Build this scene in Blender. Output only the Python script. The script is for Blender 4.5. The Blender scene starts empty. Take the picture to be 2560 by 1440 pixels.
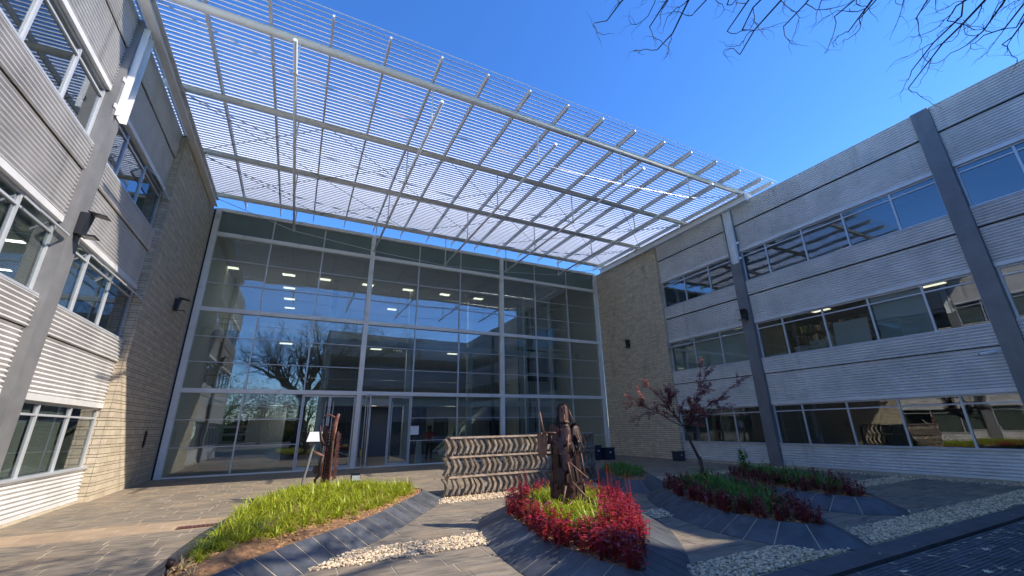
import bpy, math, random
import numpy as np
from mathutils import Vector, Matrix

S = bpy.context.scene
COL = S.collection
PI = math.pi
RNG = random.Random(7)

# ------------------------------------------------------------------ camera
CAM = Vector((0.0, -19.907, 1.55))
a, b, r = math.radians(18.527), math.radians(26.992), math.radians(-1.043)
fw = Vector((math.sin(b)*math.cos(a), math.cos(b)*math.cos(a), math.sin(a)))
rt = Vector((math.cos(b), -math.sin(b), 0.0))
up = rt.cross(fw)
rt, up = math.cos(r)*rt + math.sin(r)*up, math.cos(r)*up - math.sin(r)*rt
cd = bpy.data.cameras.new('camera')
cam = bpy.data.objects.new('camera', cd)
COL.objects.link(cam)
cam.matrix_world = Matrix(((rt.x, up.x, -fw.x, CAM.x), (rt.y, up.y, -fw.y, CAM.y),
                           (rt.z, up.z, -fw.z, CAM.z), (0, 0, 0, 1)))
cd.sensor_width = 36.0
cd.lens = 36.0*1034.441/2560.0
cd.clip_start = 0.05
cd.clip_end = 2000
S.camera = cam

# ------------------------------------------------------------------ light
SUN = Vector((1.016, -0.77, 1.0)).normalized()
el = math.asin(SUN.z)
az = math.atan2(SUN.x, SUN.y)
w = bpy.data.worlds.new('World')
S.world = w
w.use_nodes = True
wn, wl = w.node_tree.nodes, w.node_tree.links
sky = wn.new('ShaderNodeTexSky')
sky.sky_type = 'NISHITA'
sky.sun_disc = False
sky.sun_elevation = el
sky.sun_rotation = az
sky.altitude = 1500
sky.air_density = 1.0
sky.dust_density = 0.1
sky.ozone_density = 4.0
bg = wn['Background']
bg.inputs['Strength'].default_value = 0.15
hsv = wn.new('ShaderNodeHueSaturation')
hsv.inputs['Saturation'].default_value = 1.22
hsv.inputs['Hue'].default_value = 0.509
wl.new(sky.outputs['Color'], hsv.inputs['Color'])
wl.new(hsv.outputs['Color'], bg.inputs['Color'])
sl = bpy.data.lights.new('sun', 'SUN')
sl.energy = 2.75
sl.angle = math.radians(0.53)
sl.color = (1.0, 0.93, 0.82)
so = bpy.data.objects.new('sun', sl)
COL.objects.link(so)
so.rotation_euler = SUN.to_track_quat('Z', 'Y').to_euler()
so.location = (30, -30, 40)
S.view_settings.view_transform = 'Standard'
S.view_settings.look = 'None'
S.view_settings.exposure = 1.33
S.view_settings.gamma = 1.0
S.view_settings.use_curve_mapping = False
S.render.engine = 'CYCLES'
S.cycles.transparent_max_bounces = 24
S.cycles.max_bounces = 8
S.cycles.glossy_bounces = 4

# ------------------------------------------------------------------ materials
MATS = {}

def mat(name, base, rough=0.6, metal=0.0, var=0.0, nscale=0.0, namt=0.0, ncol=None, bump=0.0, bscale=40.0,
        spec=0.5, trans=0.0, emit=None, estr=0.0, dirt=None, stretch=None, hue=0.0):
    m = bpy.data.materials.new(name)
    m.use_nodes = True
    nt = m.node_tree
    N, L = nt.nodes, nt.links
    p = N['Principled BSDF']
    p.inputs['Roughness'].default_value = rough
    p.inputs['Metallic'].default_value = metal
    p.inputs['Specular IOR Level'].default_value = spec
    p.inputs['Base Color'].default_value = (*base, 1)
    col = None
    geo = N.new('ShaderNodeNewGeometry')
    pos = geo.outputs['Position']
    if stretch:
        mp = N.new('ShaderNodeMapping')
        mp.inputs['Scale'].default_value = stretch
        L.new(pos, mp.inputs['Vector'])
        pos = mp.outputs['Vector']
    rgb = N.new('ShaderNodeRGB')
    rgb.outputs[0].default_value = (*base, 1)
    col = rgb.outputs[0]
    if nscale:
        nz = N.new('ShaderNodeTexNoise')
        nz.inputs['Scale'].default_value = nscale
        nz.inputs['Detail'].default_value = 6
        nz.inputs['Roughness'].default_value = 0.62
        L.new(pos, nz.inputs['Vector'])
        rp = N.new('ShaderNodeValToRGB')
        rp.color_ramp.elements[0].position = 0.36
        rp.color_ramp.elements[1].position = 0.66
        c2 = ncol if ncol else tuple(max(0, x*(1-namt)) for x in base)
        rp.color_ramp.elements[0].color = (*c2, 1)
        rp.color_ramp.elements[1].color = (*tuple(min(1, x*(1+namt*0.5)) for x in base), 1)
        L.new(nz.outputs['Fac'], rp.inputs['Fac'])
        col = rp.outputs['Color']
    if var:
        oi = N.new('ShaderNodeObjectInfo')
        ad = N.new('ShaderNodeMath'); ad.operation = 'ADD'
        fr = N.new('ShaderNodeMath'); fr.operation = 'FRACT'
        L.new(oi.outputs['Random'], ad.inputs[0])
        L.new(geo.outputs['Random Per Island'], ad.inputs[1])
        L.new(ad.outputs[0], fr.inputs[0])
        mr = N.new('ShaderNodeMapRange')
        mr.inputs['To Min'].default_value = 1-var
        mr.inputs['To Max'].default_value = 1+var
        L.new(fr.outputs[0], mr.inputs['Value'])
        hs = N.new('ShaderNodeHueSaturation')
        L.new(mr.outputs[0], hs.inputs['Value'])
        if hue:
            m2 = N.new('ShaderNodeMapRange')
            m2.inputs['To Min'].default_value = 0.5-hue
            m2.inputs['To Max'].default_value = 0.5+hue
            wv = N.new('ShaderNodeMath'); wv.operation = 'MULTIPLY'; wv.inputs[1].default_value = 7.31
            fr2 = N.new('ShaderNodeMath'); fr2.operation = 'FRACT'
            L.new(fr.outputs[0], wv.inputs[0]); L.new(wv.outputs[0], fr2.inputs[0])
            L.new(fr2.outputs[0], m2.inputs['Value'])
            L.new(m2.outputs[0], hs.inputs['Hue'])
        L.new(col, hs.inputs['Color'])
        col = hs.outputs['Color']
    if dirt:
        # dirt = (colour, scale, lo, hi, stretch): stains with a shape of their own
        dc, dscale, lo, hi, dst = dirt
        mp = N.new('ShaderNodeMapping'); mp.inputs['Scale'].default_value = dst
        L.new(geo.outputs['Position'], mp.inputs['Vector'])
        dz = N.new('ShaderNodeTexNoise'); dz.inputs['Scale'].default_value = dscale; dz.inputs['Detail'].default_value = 7
        L.new(mp.outputs['Vector'], dz.inputs['Vector'])
        mr = N.new('ShaderNodeMapRange'); mr.inputs['From Min'].default_value = lo; mr.inputs['From Max'].default_value = hi
        L.new(dz.outputs['Fac'], mr.inputs['Value'])
        mx = N.new('ShaderNodeMix'); mx.data_type = 'RGBA'
        L.new(mr.outputs[0], mx.inputs['Factor'])
        L.new(col, mx.inputs['A']); mx.inputs['B'].default_value = (*dc, 1)
        col = mx.outputs['Result']
    L.new(col, p.inputs['Base Color'])
    if bump:
        bz = N.new('ShaderNodeTexNoise'); bz.inputs['Scale'].default_value = bscale; bz.inputs['Detail'].default_value = 5
        L.new(pos, bz.inputs['Vector'])
        bp_ = N.new('ShaderNodeBump'); bp_.inputs['Strength'].default_value = bump; bp_.inputs['Distance'].default_value = 0.02
        L.new(bz.outputs['Fac'], bp_.inputs['Height'])
        L.new(bp_.outputs['Normal'], p.inputs['Normal'])
    if emit:
        p.inputs['Emission Color'].default_value = (*emit, 1)
        p.inputs['Emission Strength'].default_value = estr
    if trans:
        tr = N.new('ShaderNodeBsdfTranslucent')
        L.new(col, tr.inputs['Color'])
        ms = N.new('ShaderNodeMixShader'); ms.inputs['Fac'].default_value = trans
        L.new(p.outputs[0], ms.inputs[1]); L.new(tr.outputs[0], ms.inputs[2])
        L.new(ms.outputs[0], N['Material Output'].inputs['Surface'])
    MATS[name] = m
    return m

def glass(name, tint, f0, rough=0.0, gcol=(0.92, 0.95, 1.0), wobble=0.02):
    m = bpy.data.materials.new(name)
    m.use_nodes = True
    N, L = m.node_tree.nodes, m.node_tree.links
    N.remove(N['Principled BSDF'])
    tr = N.new('ShaderNodeBsdfTransparent'); tr.inputs['Color'].default_value = (*tint, 1)
    gl = N.new('ShaderNodeBsdfGlossy'); gl.inputs['Color'].default_value = (*gcol, 1); gl.inputs['Roughness'].default_value = rough
    lw = N.new('ShaderNodeLayerWeight'); lw.inputs['Blend'].default_value = 0.5
    pw = N.new('ShaderNodeMath'); pw.operation = 'POWER'; pw.inputs[1].default_value = 4.0
    L.new(lw.outputs['Facing'], pw.inputs[0])
    fr = N.new('ShaderNodeMapRange')
    fr.inputs['To Min'].default_value = f0; fr.inputs['To Max'].default_value = 1.0
    L.new(pw.outputs[0], fr.inputs['Value'])
    if wobble:
        geo = N.new('ShaderNodeNewGeometry')
        nz = N.new('ShaderNodeTexNoise'); nz.inputs['Scale'].default_value = 0.7; nz.inputs['Detail'].default_value = 1
        L.new(geo.outputs['Position'], nz.inputs['Vector'])
        bm = N.new('ShaderNodeBump'); bm.inputs['Strength'].default_value = wobble; bm.inputs['Distance'].default_value = 0.1
        L.new(nz.outputs['Fac'], bm.inputs['Height'])
        L.new(bm.outputs['Normal'], gl.inputs['Normal'])
    mx = N.new('ShaderNodeMixShader')
    L.new(fr.outputs[0], mx.inputs['Fac']); L.new(tr.outputs[0], mx.inputs[1]); L.new(gl.outputs[0], mx.inputs[2])
    L.new(mx.outputs[0], N['Material Output'].inputs['Surface'])
    MATS[name] = m
    return m

M_clad = mat('cladding', (0.70, 0.675, 0.645), 0.42, 0.12, var=0.03, nscale=1.2, namt=0.14, spec=0.5,
             dirt=((0.26, 0.25, 0.23), 1.6, 0.62, 1.0, (1.6, 1.6, 0.10)))
M_trim = mat('cladding_trim', (0.72, 0.70, 0.67), 0.45, 0.1, nscale=2.0, namt=0.1)
M_col = mat('column_paint', (0.19, 0.186, 0.185), 0.5, nscale=2, namt=0.16, bump=0.05, bscale=60, dirt=((0.10, 0.095, 0.09), 1.4, 0.58, 0.95, (2, 2, 0.2)))
M_dark = mat('dark_gap', (0.02, 0.02, 0.022), 0.8)
M_frame = mat('aluminium_frame', (0.55, 0.56, 0.58), 0.42, 0.3, nscale=2, namt=0.08)
M_white = mat('white_steel', (0.78, 0.78, 0.76), 0.42, nscale=1.5, namt=0.08, dirt=((0.35, 0.32, 0.28), 2.0, 0.62, 0.9, (1, 1, 1)))
M_steel = mat('canopy_steel', (0.70, 0.70, 0.67), 0.45, nscale=1.3, namt=0.1, dirt=((0.30, 0.28, 0.25), 1.6, 0.6, 0.92, (1, 1, 1)))
M_slat = mat('canopy_slat', (0.74, 0.75, 0.75), 0.4, 0.1)
M_cable = mat('steel_cable', (0.6, 0.6, 0.6), 0.35, 0.6)
M_glass = glass('hall_glass', (0.68, 0.75, 0.75), 0.12)
M_wglass = glass('office_glass', (0.70, 0.74, 0.72), 0.12)
M_frost = mat('frosted_spandrel', (0.16, 0.215, 0.20), 0.12, nscale=0.8, namt=0.12, spec=0.6)
M_brick = mat('sand_brick', (0.52, 0.43, 0.305), 0.85, var=0.10, nscale=5, namt=0.15, bump=0.25, bscale=60, hue=0.006)
M_brickR = mat('stained_brick_shade_lift', (0.66, 0.54, 0.38), 0.85, var=0.12, nscale=5, namt=0.15, bump=0.25, bscale=60, hue=0.006, dirt=((0.10, 0.085, 0.065), 1.3, 0.60, 0.95, (1.2, 1.2, 0.5)))  # stained copy of the sand brick, base painted paler to lift the shaded wall
M_mortar = mat('mortar', (0.085, 0.075, 0.06), 0.9)
M_slate = mat('slate', (0.088, 0.092, 0.100), 0.5, var=0.16, nscale=3.5, namt=0.40, bump=0.10, bscale=18,
              dirt=((0.22, 0.19, 0.15), 3.0, 0.60, 0.85, (1, 1, 1)))
M_pave = mat('paving_slate', (0.255, 0.208, 0.152), 0.7, var=0.09, nscale=5, namt=0.42, bump=0.06, bscale=20,
             dirt=((0.36, 0.26, 0.165), 0.9, 0.50, 0.74, (1, 1.6, 1)), stretch=(0.5, 2.2, 1))
M_tan = mat('tan_paving', (0.40, 0.285, 0.18), 0.8, var=0.06, nscale=2, namt=0.18, bump=0.15, bscale=30)
M_joint = mat('paving_joint', (0.52, 0.41, 0.28), 0.9, nscale=3, namt=0.3)
M_road = mat('road_paver', (0.10, 0.105, 0.112), 0.75, var=0.14, nscale=3, namt=0.25, bump=0.2, bscale=40)
M_kerb = mat('kerb_stone', (0.085, 0.09, 0.098), 0.6, var=0.1, nscale=3, namt=0.3, bump=0.2, bscale=25)
M_gravel = mat('pale_gravel', (0.66, 0.51, 0.33), 0.8, var=0.5, hue=0.012)
M_bed = mat('gravel_bed', (0.16, 0.13, 0.10), 0.95)
M_soil = mat('mulch', (0.30, 0.155, 0.07), 0.95, nscale=14, namt=0.55, bump=0.6, bscale=30)
M_chip = mat('bark_chip', (0.36, 0.19, 0.085), 0.9, var=0.5, hue=0.015)
M_lime = mat('lime_leaf', (0.36, 0.40, 0.022), 0.42, var=0.28, trans=0.35, hue=0.018)
M_green = mat('green_leaf', (0.12, 0.25, 0.035), 0.45, var=0.3, trans=0.3, hue=0.015)
M_red = mat('red_leaf', (0.36, 0.026, 0.042), 0.35, var=0.45, trans=0.25, hue=0.018)
M_maroon = mat('maroon_leaf', (0.22, 0.020, 0.028), 0.42, var=0.4, trans=0.2, hue=0.012)
M_redstem = mat('red_stem', (0.16, 0.03, 0.035), 0.6)
M_purple = mat('purple_leaf', (0.44, 0.18, 0.165), 0.5, var=0.35, trans=0.35, hue=0.02)
M_bark = mat('bark', (0.075, 0.06, 0.05), 0.9, nscale=9, namt=0.4, bump=0.5, bscale=30)
M_barkd = mat('dark_bark', (0.050, 0.040, 0.036), 0.9, nscale=6, namt=0.3)
M_rust = mat('dark_rust', (0.040, 0.019, 0.017), 0.55, 0.35, var=0.3, nscale=9, namt=0.45, bump=0.2, bscale=40)
M_rustl = mat('light_rust', (0.24, 0.125, 0.08), 0.65, 0.2, var=0.15, nscale=9, namt=0.35, bump=0.2, bscale=40)
M_rustr = mat('red_rust', (0.20, 0.075, 0.058), 0.65, 0.2, var=0.2, nscale=12, namt=0.4, bump=0.3, bscale=40)
M_bronze = mat('track_shoe_metal', (0.42, 0.34, 0.26), 0.42, 0.4, var=0.2, nscale=9, namt=0.45, bump=0.2, bscale=30)
M_plate = mat('rusty_plate', (0.42, 0.32, 0.24), 0.6, 0.3, nscale=6, namt=0.4, bump=0.2, bscale=20)
M_black = mat('black_metal', (0.018, 0.019, 0.024), 0.45)
M_navy = mat('navy_box', (0.02, 0.025, 0.05), 0.4)
M_paper = mat('white_board', (0.80, 0.81, 0.80), 0.5)
M_inwall = mat('interior_wall', (0.60, 0.61, 0.60), 0.8)
M_inwallw = mat('interior_white', (0.80, 0.80, 0.79), 0.7)
M_infloor = mat('interior_floor', (0.20, 0.20, 0.205), 0.35, nscale=2, namt=0.1)
M_inceil = mat('interior_ceiling', (0.70, 0.70, 0.70), 0.8)
M_indark = mat('interior_dark', (0.045, 0.05, 0.06), 0.6)
M_blue = mat('blue_panel', (0.05, 0.085, 0.17), 0.5)
M_lamp = mat('ceiling_lamp', (0.9, 0.9, 0.85), 0.5, emit=(1.0, 0.90, 0.70), estr=1.0)
M_blind = mat('venetian_blind', (0.62, 0.62, 0.57), 0.55, var=0.06)
M_roller = mat('roller_blind', (0.78, 0.78, 0.74), 0.8, nscale=30, namt=0.12)
M_letter = mat('sign_letter', (0.85, 0.85, 0.82), 0.5)
M_skin = mat('skin', (0.16, 0.09, 0.06), 0.6)
M_shirt = mat('red_shirt', (0.55, 0.03, 0.05), 0.7)
M_trous = mat('dark_trousers', (0.02, 0.022, 0.03), 0.8)
M_earth = mat('earth', (0.16, 0.13, 0.10), 0.95, nscale=0.4, namt=0.3)
M_leafdry = mat('dry_leaf', (0.58, 0.50, 0.36), 0.7, var=0.35, hue=0.02)
M_book = mat('book_paper', (0.62, 0.60, 0.55), 0.7, var=0.3, hue=0.04)
M_roof = mat('roof_sheet', (0.30, 0.31, 0.32), 0.6)
M_yellow = mat('yellow_bin', (0.6, 0.42, 0.03), 0.5)

# ------------------------------------------------------------------ mesh helpers
def wloc(o):
    v = Vector((0, 0, 0))
    while o is not None:
        v = v + Vector(o.location)
        o = o.parent
    return v

def link(name, me, parent=None, loc=None):
    o = bpy.data.objects.new(name, me)
    COL.objects.link(o)
    if parent is not None:
        o.parent = parent
    if loc is not None:
        o.location = loc
    return o

def thing(name, label, cat, loc=(0, 0, 0), group=None):
    o = bpy.data.objects.new(name, None)
    COL.objects.link(o)
    o.location = loc
    o.empty_display_size = 0.2
    tag(o, label, cat, group)
    return o

def tag(o, label=None, cat=None, group=None, kind=None):
    if label: o['label'] = label
    if cat: o['category'] = cat
    if group: o['group'] = group
    if kind: o['kind'] = kind
    return o

def pane(mb, x0, x1, y0, y1, z0, z1, axis, k=0.0022):
    """glass sheet whose corners sit slightly out of true; axis is the thin direction"""
    vs = [(x0, y0, z0), (x1, y0, z0), (x1, y1, z0), (x0, y1, z0), (x0, y0, z1), (x1, y0, z1), (x1, y1, z1), (x0, y1, z1)]
    key = {}
    out = []
    for v in vs:
        kk = (v[1-axis] if axis < 2 else 0, v[2])
        if kk not in key: key[kk] = RNG.uniform(-k, k)
        v = list(v); v[axis] += key[kk]; out.append(tuple(v))
    return mb.add(out, [(0, 3, 2, 1), (4, 5, 6, 7), (0, 1, 5, 4), (1, 2, 6, 5), (2, 3, 7, 6), (3, 0, 4, 7)])

class MB:
    def __init__(s):
        s.v = []; s.f = []; s.sm = []
    def add(s, vs, fs, smooth=False):
        k = len(s.v)
        s.v.extend([tuple(v) for v in vs])
        for f in fs:
            s.f.append(tuple(i+k for i in f)); s.sm.append(smooth)
        return s
    def box(s, x0, x1, y0, y1, z0, z1):
        if x0 > x1: x0, x1 = x1, x0
        if y0 > y1: y0, y1 = y1, y0
        if z0 > z1: z0, z1 = z1, z0
        return s.add([(x0, y0, z0), (x1, y0, z0), (x1, y1, z0), (x0, y1, z0), (x0, y0, z1), (x1, y0, z1), (x1, y1, z1), (x0, y1, z1)],
                     [(0, 3, 2, 1), (4, 5, 6, 7), (0, 1, 5, 4), (1, 2, 6, 5), (2, 3, 7, 6), (3, 0, 4, 7)])
    def obox(s, c, ax, ay, az_):
        c = Vector(c); ax = Vector(ax); ay = Vector(ay); az_ = Vector(az_)
        vs = [c-ax-ay-az_, c+ax-ay-az_, c+ax+ay-az_, c-ax+ay-az_, c-ax-ay+az_, c+ax-ay+az_, c+ax+ay+az_, c-ax+ay+az_]
        return s.add(vs, [(0, 3, 2, 1), (4, 5, 6, 7), (0, 1, 5, 4), (1, 2, 6, 5), (2, 3, 7, 6), (3, 0, 4, 7)])
    def bar(s, p, q, wd, hd, upv=(0, 0, 1)):
        p = Vector(p); q = Vector(q); d = (q-p)
        L = d.length
        if L < 1e-6: return s
        d = d/L; u = Vector(upv)
        if abs(d.dot(u)) > 0.98: u = Vector((1, 0, 0))
        sx = d.cross(u).normalized(); u = sx.cross(d)
        return s.obox((p+q)/2, d*(L/2), sx*(wd/2), u*(hd/2))
    def tube(s, pts, rad, n=6, cap=True, smooth=True):
        pts = [Vector(p) for p in pts]
        if not isinstance(rad, (list, tuple)): rad = [rad]*len(pts)
        k0 = len(s.v)
        u = None
        for i, p in enumerate(pts):
            d = (pts[min(i+1, len(pts)-1)]-pts[max(i-1, 0)])
            if d.length < 1e-9: d = Vector((0, 0, 1))
            d.normalize()
            if u is None:
                u = d.orthogonal().normalized()
            else:
                u = (u-d*u.dot(d))
                u = u.normalized() if u.length > 1e-6 else d.orthogonal().normalized()
            v = d.cross(u)
            for j in range(n):
                t = 2*PI*j/n
                q = p+(u*math.cos(t)+v*math.sin(t))*rad[i]
                s.v.append((q.x, q.y, q.z))
        for i in range(len(pts)-1):
            for j in range(n):
                A = k0+i*n+j; B = k0+i*n+(j+1) % n
                s.f.append((A, B, B+n, A+n)); s.sm.append(smooth)
        if cap:
            s.f.append(tuple(k0+j for j in reversed(range(n)))); s.sm.append(False)
            e = k0+(len(pts)-1)*n
            s.f.append(tuple(e+j for j in range(n))); s.sm.append(False)
        return s
    def prism(s, poly, z0, z1):
        n = len(poly)
        vs = [(x, y, z0) for x, y in poly]+[(x, y, z1) for x, y in poly]
        fs = [tuple(reversed(range(n))), tuple(range(n, 2*n))]
        fs += [(i, (i+1) % n, n+(i+1) % n, n+i) for i in range(n)]
        return s.add(vs, fs)
    def extr(s, poly3, vec):
        """closed outline of 3-D points given depth along vec"""
        n = len(poly3); vec = Vector(vec)
        vs = [Vector(p) for p in poly3]; vs += [p+vec for p in vs]
        fs = [tuple(reversed(range(n))), tuple(range(n, 2*n))]
        fs += [(i, (i+1) % n, n+(i+1) % n, n+i) for i in range(n)]
        return s.add(vs, fs)
    def mesh(s, name, m, off=(0, 0, 0)):
        me = bpy.data.meshes.new(name)
        ox, oy, oz = off
        me.from_pydata([(x-ox, y-oy, z-oz) for x, y, z in s.v], [], s.f)
        if any(s.sm): me.polygons.foreach_set('use_smooth', s.sm)
        if m is not None: me.materials.append(m)
        me.update()
        return me
    def build(s, name, m, parent=None, label=None, kind=None):
        off = wloc(parent) if parent is not None else (0, 0, 0)
        o = link(name, s.mesh(name, m, tuple(off)), parent)
        if label: o['label'] = label
        if kind: o['kind'] = kind
        return o

def npmesh(name, V, F, m, parent=None, kind=None, smooth=False):
    """V (n,3) F (m,k) numpy"""
    me = bpy.data.meshes.new(name)
    off = np.array(wloc(parent)) if parent is not None else np.zeros(3)
    V = np.asarray(V, float)-off
    F = np.asarray(F, int)
    k = F.shape[1]
    me.vertices.add(len(V)); me.vertices.foreach_set('co', V.ravel())
    me.loops.add(F.size); me.loops.foreach_set('vertex_index', F.ravel())
    me.polygons.add(len(F)); me.polygons.foreach_set('loop_start', np.arange(0, F.size, k))
    me.polygons.foreach_set('loop_total', np.full(len(F), k))
    me.polygons.foreach_set('use_smooth', np.full(len(F), bool(smooth)))
    me.materials.append(m)
    me.update(); me.validate()
    o = link(name, me, parent)
    if kind: o['kind'] = kind
    return o

BOXF = np.array([(0, 3, 2, 1), (4, 5, 6, 7), (0, 1, 5, 4), (1, 2, 6, 5), (2, 3, 7, 6), (3, 0, 4, 7)])
BOXV = np.array([(-1, -1, -1), (1, -1, -1), (1, 1, -1), (-1, 1, -1), (-1, -1, 1), (1, -1, 1), (1, 1, 1), (-1, 1, 1)], float)*0.5

def many_boxes(name, boxes, m, parent, near, limit=300, kindname=None):
    """boxes: list of (cx,cy,cz,sx,sy,sz). nearest `limit` to the camera become parts, the rest one stuff part."""
    boxes = sorted(boxes, key=lambda q: (q[0]-near[0])**2+(q[1]-near[1])**2+(q[2]-near[2])**2)
    cache = {}
    pl = wloc(parent)
    for q in boxes[:limit]:
        key = tuple(round(x, 3) for x in q[3:6])
        if key not in cache:
            cache[key] = MB().box(-key[0]/2, key[0]/2, -key[1]/2, key[1]/2, -key[2]/2, key[2]/2).mesh(name, m)
        link(name, cache[key], parent, Vector(q[:3])-pl)
    rest = boxes[limit:]
    if rest:
        A = np.array(rest)
        V = (BOXV[None]*A[:, None, 3:6]+A[:, None, :3]).reshape(-1, 3)
        F = (BOXF[None]+8*np.arange(len(A))[:, None, None]).reshape(-1, 4)
        npmesh(kindname or name, V, F, m, parent, kind='stuff')

def copy_tree(o, parent=None):
    c = o.copy(); COL.objects.link(c); c.parent = parent
    for ch in list(o.children): copy_tree(ch, c)
    return c

def poly_offset(poly, d):
    """outward offset of a CCW polygon"""
    n = len(poly); out = []
    for i in range(n):
        p0 = Vector(poly[i-1]); p1 = Vector(poly[i]); p2 = Vector(poly[(i+1) % n])
        n1 = Vector(((p1-p0).y, -(p1-p0).x)).normalized(); n2 = Vector(((p2-p1).y, -(p2-p1).x)).normalized()
        m = (n1+n2); m = m.normalized() if m.length > 1e-6 else n1
        k = d/max(0.45, m.dot(n1))
        out.append(p1+m*k)
    return out

def inside(poly, x, y):
    c = False; n = len(poly); j = n-1
    for i in range(n):
        xi, yi = poly[i][0], poly[i][1]; xj, yj = poly[j][0], poly[j][1]
        if (yi > y) != (yj > y) and x < (xj-xi)*(y-yi)/(yj-yi)+xi: c = not c
        j = i
    return c

def edge_dist(poly, x, y):
    best = 1e9; n = len(poly); p = Vector((x, y))
    for i in range(n):
        A = Vector((poly[i][0], poly[i][1])); B = Vector((poly[(i+1) % n][0], poly[(i+1) % n][1]))
        t = max(0, min(1, (p-A).dot(B-A)/max(1e-9, (B-A).length_squared)))
        best = min(best, (A+(B-A)*t-p).length)
    return best

def area(poly):
    return 0.5*sum(poly[i][0]*poly[(i+1) % len(poly)][1]-poly[(i+1) % len(poly)][0]*poly[i][1] for i in range(len(poly)))

def resample(poly, step):
    """closed catmull-rom through the points, resampled at about step"""
    n = len(poly); pts = []
    for i in range(n):
        p0, p1, p2, p3 = [Vector(poly[(i+k) % n]) for k in (-1, 0, 1, 2)]
        for t in np.linspace(0, 1, 12, endpoint=False):
            pts.append(0.5*((2*p1)+(p2-p0)*t+(2*p0-5*p1+4*p2-p3)*t*t+(3*p1-p0-3*p2+p3)*t**3))
    L = [0]
    for i in range(len(pts)): L.append(L[-1]+(pts[(i+1) % len(pts)]-pts[i]).length)
    tot = L[-1]; k = max(8, round(tot/step)); out = []; j = 0
    for i in range(k):
        s = tot*i/k
        while L[j+1] < s: j += 1
        A, B = pts[j % len(pts)], pts[(j+1) % len(pts)]
        out.append(A+(B-A)*((s-L[j])/max(1e-9, L[j+1]-L[j])))
    return out

# ================================================================== SETTING: ground
ZR = 0.22                                        # rim height of the planters
MOUNDS = {
 'A': [(-1.0, -15.2), (-0.49, -14.3), (0.05, -13.57), (1.11, -12.43), (1.95, -11.2), (2.62, -10.15), (2.85, -9.5), (2.5, -8.95),
       (1.7, -8.5), (0.7, -8.3), (0.0, -8.6), (-0.38, -9.4), (-0.60, -10.4), (-0.75, -11.5), (-0.85, -12.8), (-0.97, -14.1)],
 'B': [(3.12, -16.35), (3.46, -16.01), (4.2, -15.25), (4.8, -14.5), (5.3, -13.7), (5.5, -12.9), (5.2, -12.25), (4.5, -12.0),
       (3.75, -12.35), (3.3, -13.2), (3.08, -14.2), (2.98, -15.3)],
 'C': [(6.7, -16.1), (7.2, -15.6), (7.9, -14.9), (8.6, -13.95), (9.0, -13.0), (8.95, -12.2), (8.3, -11.85), (7.6, -12.35),
       (6.98, -13.25), (6.5, -14.2), (6.26, -15.13), (6.35, -15.85)],
 'D': [(9.6, -15.4), (10.15, -15.0), (10.9, -14.2), (11.5, -13.2), (11.8, -12.2), (11.6, -11.45), (11.0, -11.3), (10.35, -12.0),
       (9.8, -12.9), (9.45, -13.8), (9.25, -14.8)],
 'E': [(7.9, -11.25), (8.6, -10.75), (9.4, -9.85), (9.95, -8.9), (9.85, -8.2), (9.3, -8.0), (8.8, -8.6), (8.3, -9.5), (7.85, -10.5)],
}
STRIPS = [(-10.35, -9.40, 3.0, 15.45), (-13.85, -13.20, 0.35, 15.45), (-16.45, -15.87, 3.85, 15.45)]

ground = MB().add([(-300, -300, -0.06), (300, -300, -0.06), (300, 300, -0.06), (-300, 300, -0.06)], [(0, 1, 2, 3)]).build('ground', M_earth, kind='structure')
pav = MB().box(-4.62, 16.1, -16.50, 0.02, -0.055, -0.0045).build('courtyard_paving', M_joint, kind='structure')

OUT = {k: poly_offset(resample(v, 0.3), 0.30) for k, v in MOUNDS.items()}
tiles = []; tans = []
cw, cl = 0.300, 0.60
yy = -0.02; row = 0
def clipped(x0, x1, ya, yb):
    for (sa, sb, xa, xb) in STRIPS:
        if yb > sa and ya < sb and x1 > xa and x0 < xb: return True
    return False
rows = []
# course lines chosen so that strips fall on joints
edges_y = [-0.02]
for (sa, sb, _, _) in sorted(STRIPS, key=lambda q: -q[0]):
    y0 = edges_y[-1]; n = max(1, round((y0-sb)/cw))
    edges_y += [y0-(y0-sb)*(i+1)/n for i in range(n)]
    n = max(1, round((sb-sa)/cw)); y0 = sb
    edges_y += [y0-(sb-sa)*(i+1)/n for i in range(n)]
for i in range(len(edges_y)-1):
    yb, ya = edges_y[i], edges_y[i+1]
    yc = (ya+yb)/2
    strip = next((s_ for s_ in STRIPS if s_[0] < yc < s_[1]), None)
    x = -4.6-RNG.random()*cl
    while x < 15.9:
        x1 = x+cl*(1 if RNG.random() > 0.18 else 1.5)
        xa, xb = max(x, -4.6), min(x1, 15.9)
        if xb-xa > 0.08:
            segs = [(xa, xb)]
            if strip:
                segs = []
                if xa < strip[2]: segs.append((xa, min(xb, strip[2])))
                if xb > strip[3]: segs.append((max(xa, strip[3]), xb))
            for (p_, q_) in segs:
                if q_-p_ < 0.05: continue
                cx_ = (p_+q_)/2
                if any(inside(MOUNDS[k], cx_, yc) and edge_dist(MOUNDS[k], cx_, yc) > 0.45 for k in MOUNDS): continue
                h = 0.030
                g = 0.016
                rec = (cx_, yc, -0.022+h/2-0.008, round(q_-p_-g, 2), yb-ya-g, 0.03)
                if -10.4 < yc < -9.35 and xb < -0.2: tans.append(rec)
                else: tiles.append((rec[0], rec[1], rec[2]+RNG.uniform(-0.0012, 0.0012))+rec[3:])
        x = x1
many_boxes('paving_tile', tiles, M_pave, pav, CAM, 265, 'far_paving_tiles')
many_boxes('tan_paving_tile', tans, M_tan, pav, CAM, 60, 'far_tan_tiles')

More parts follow.
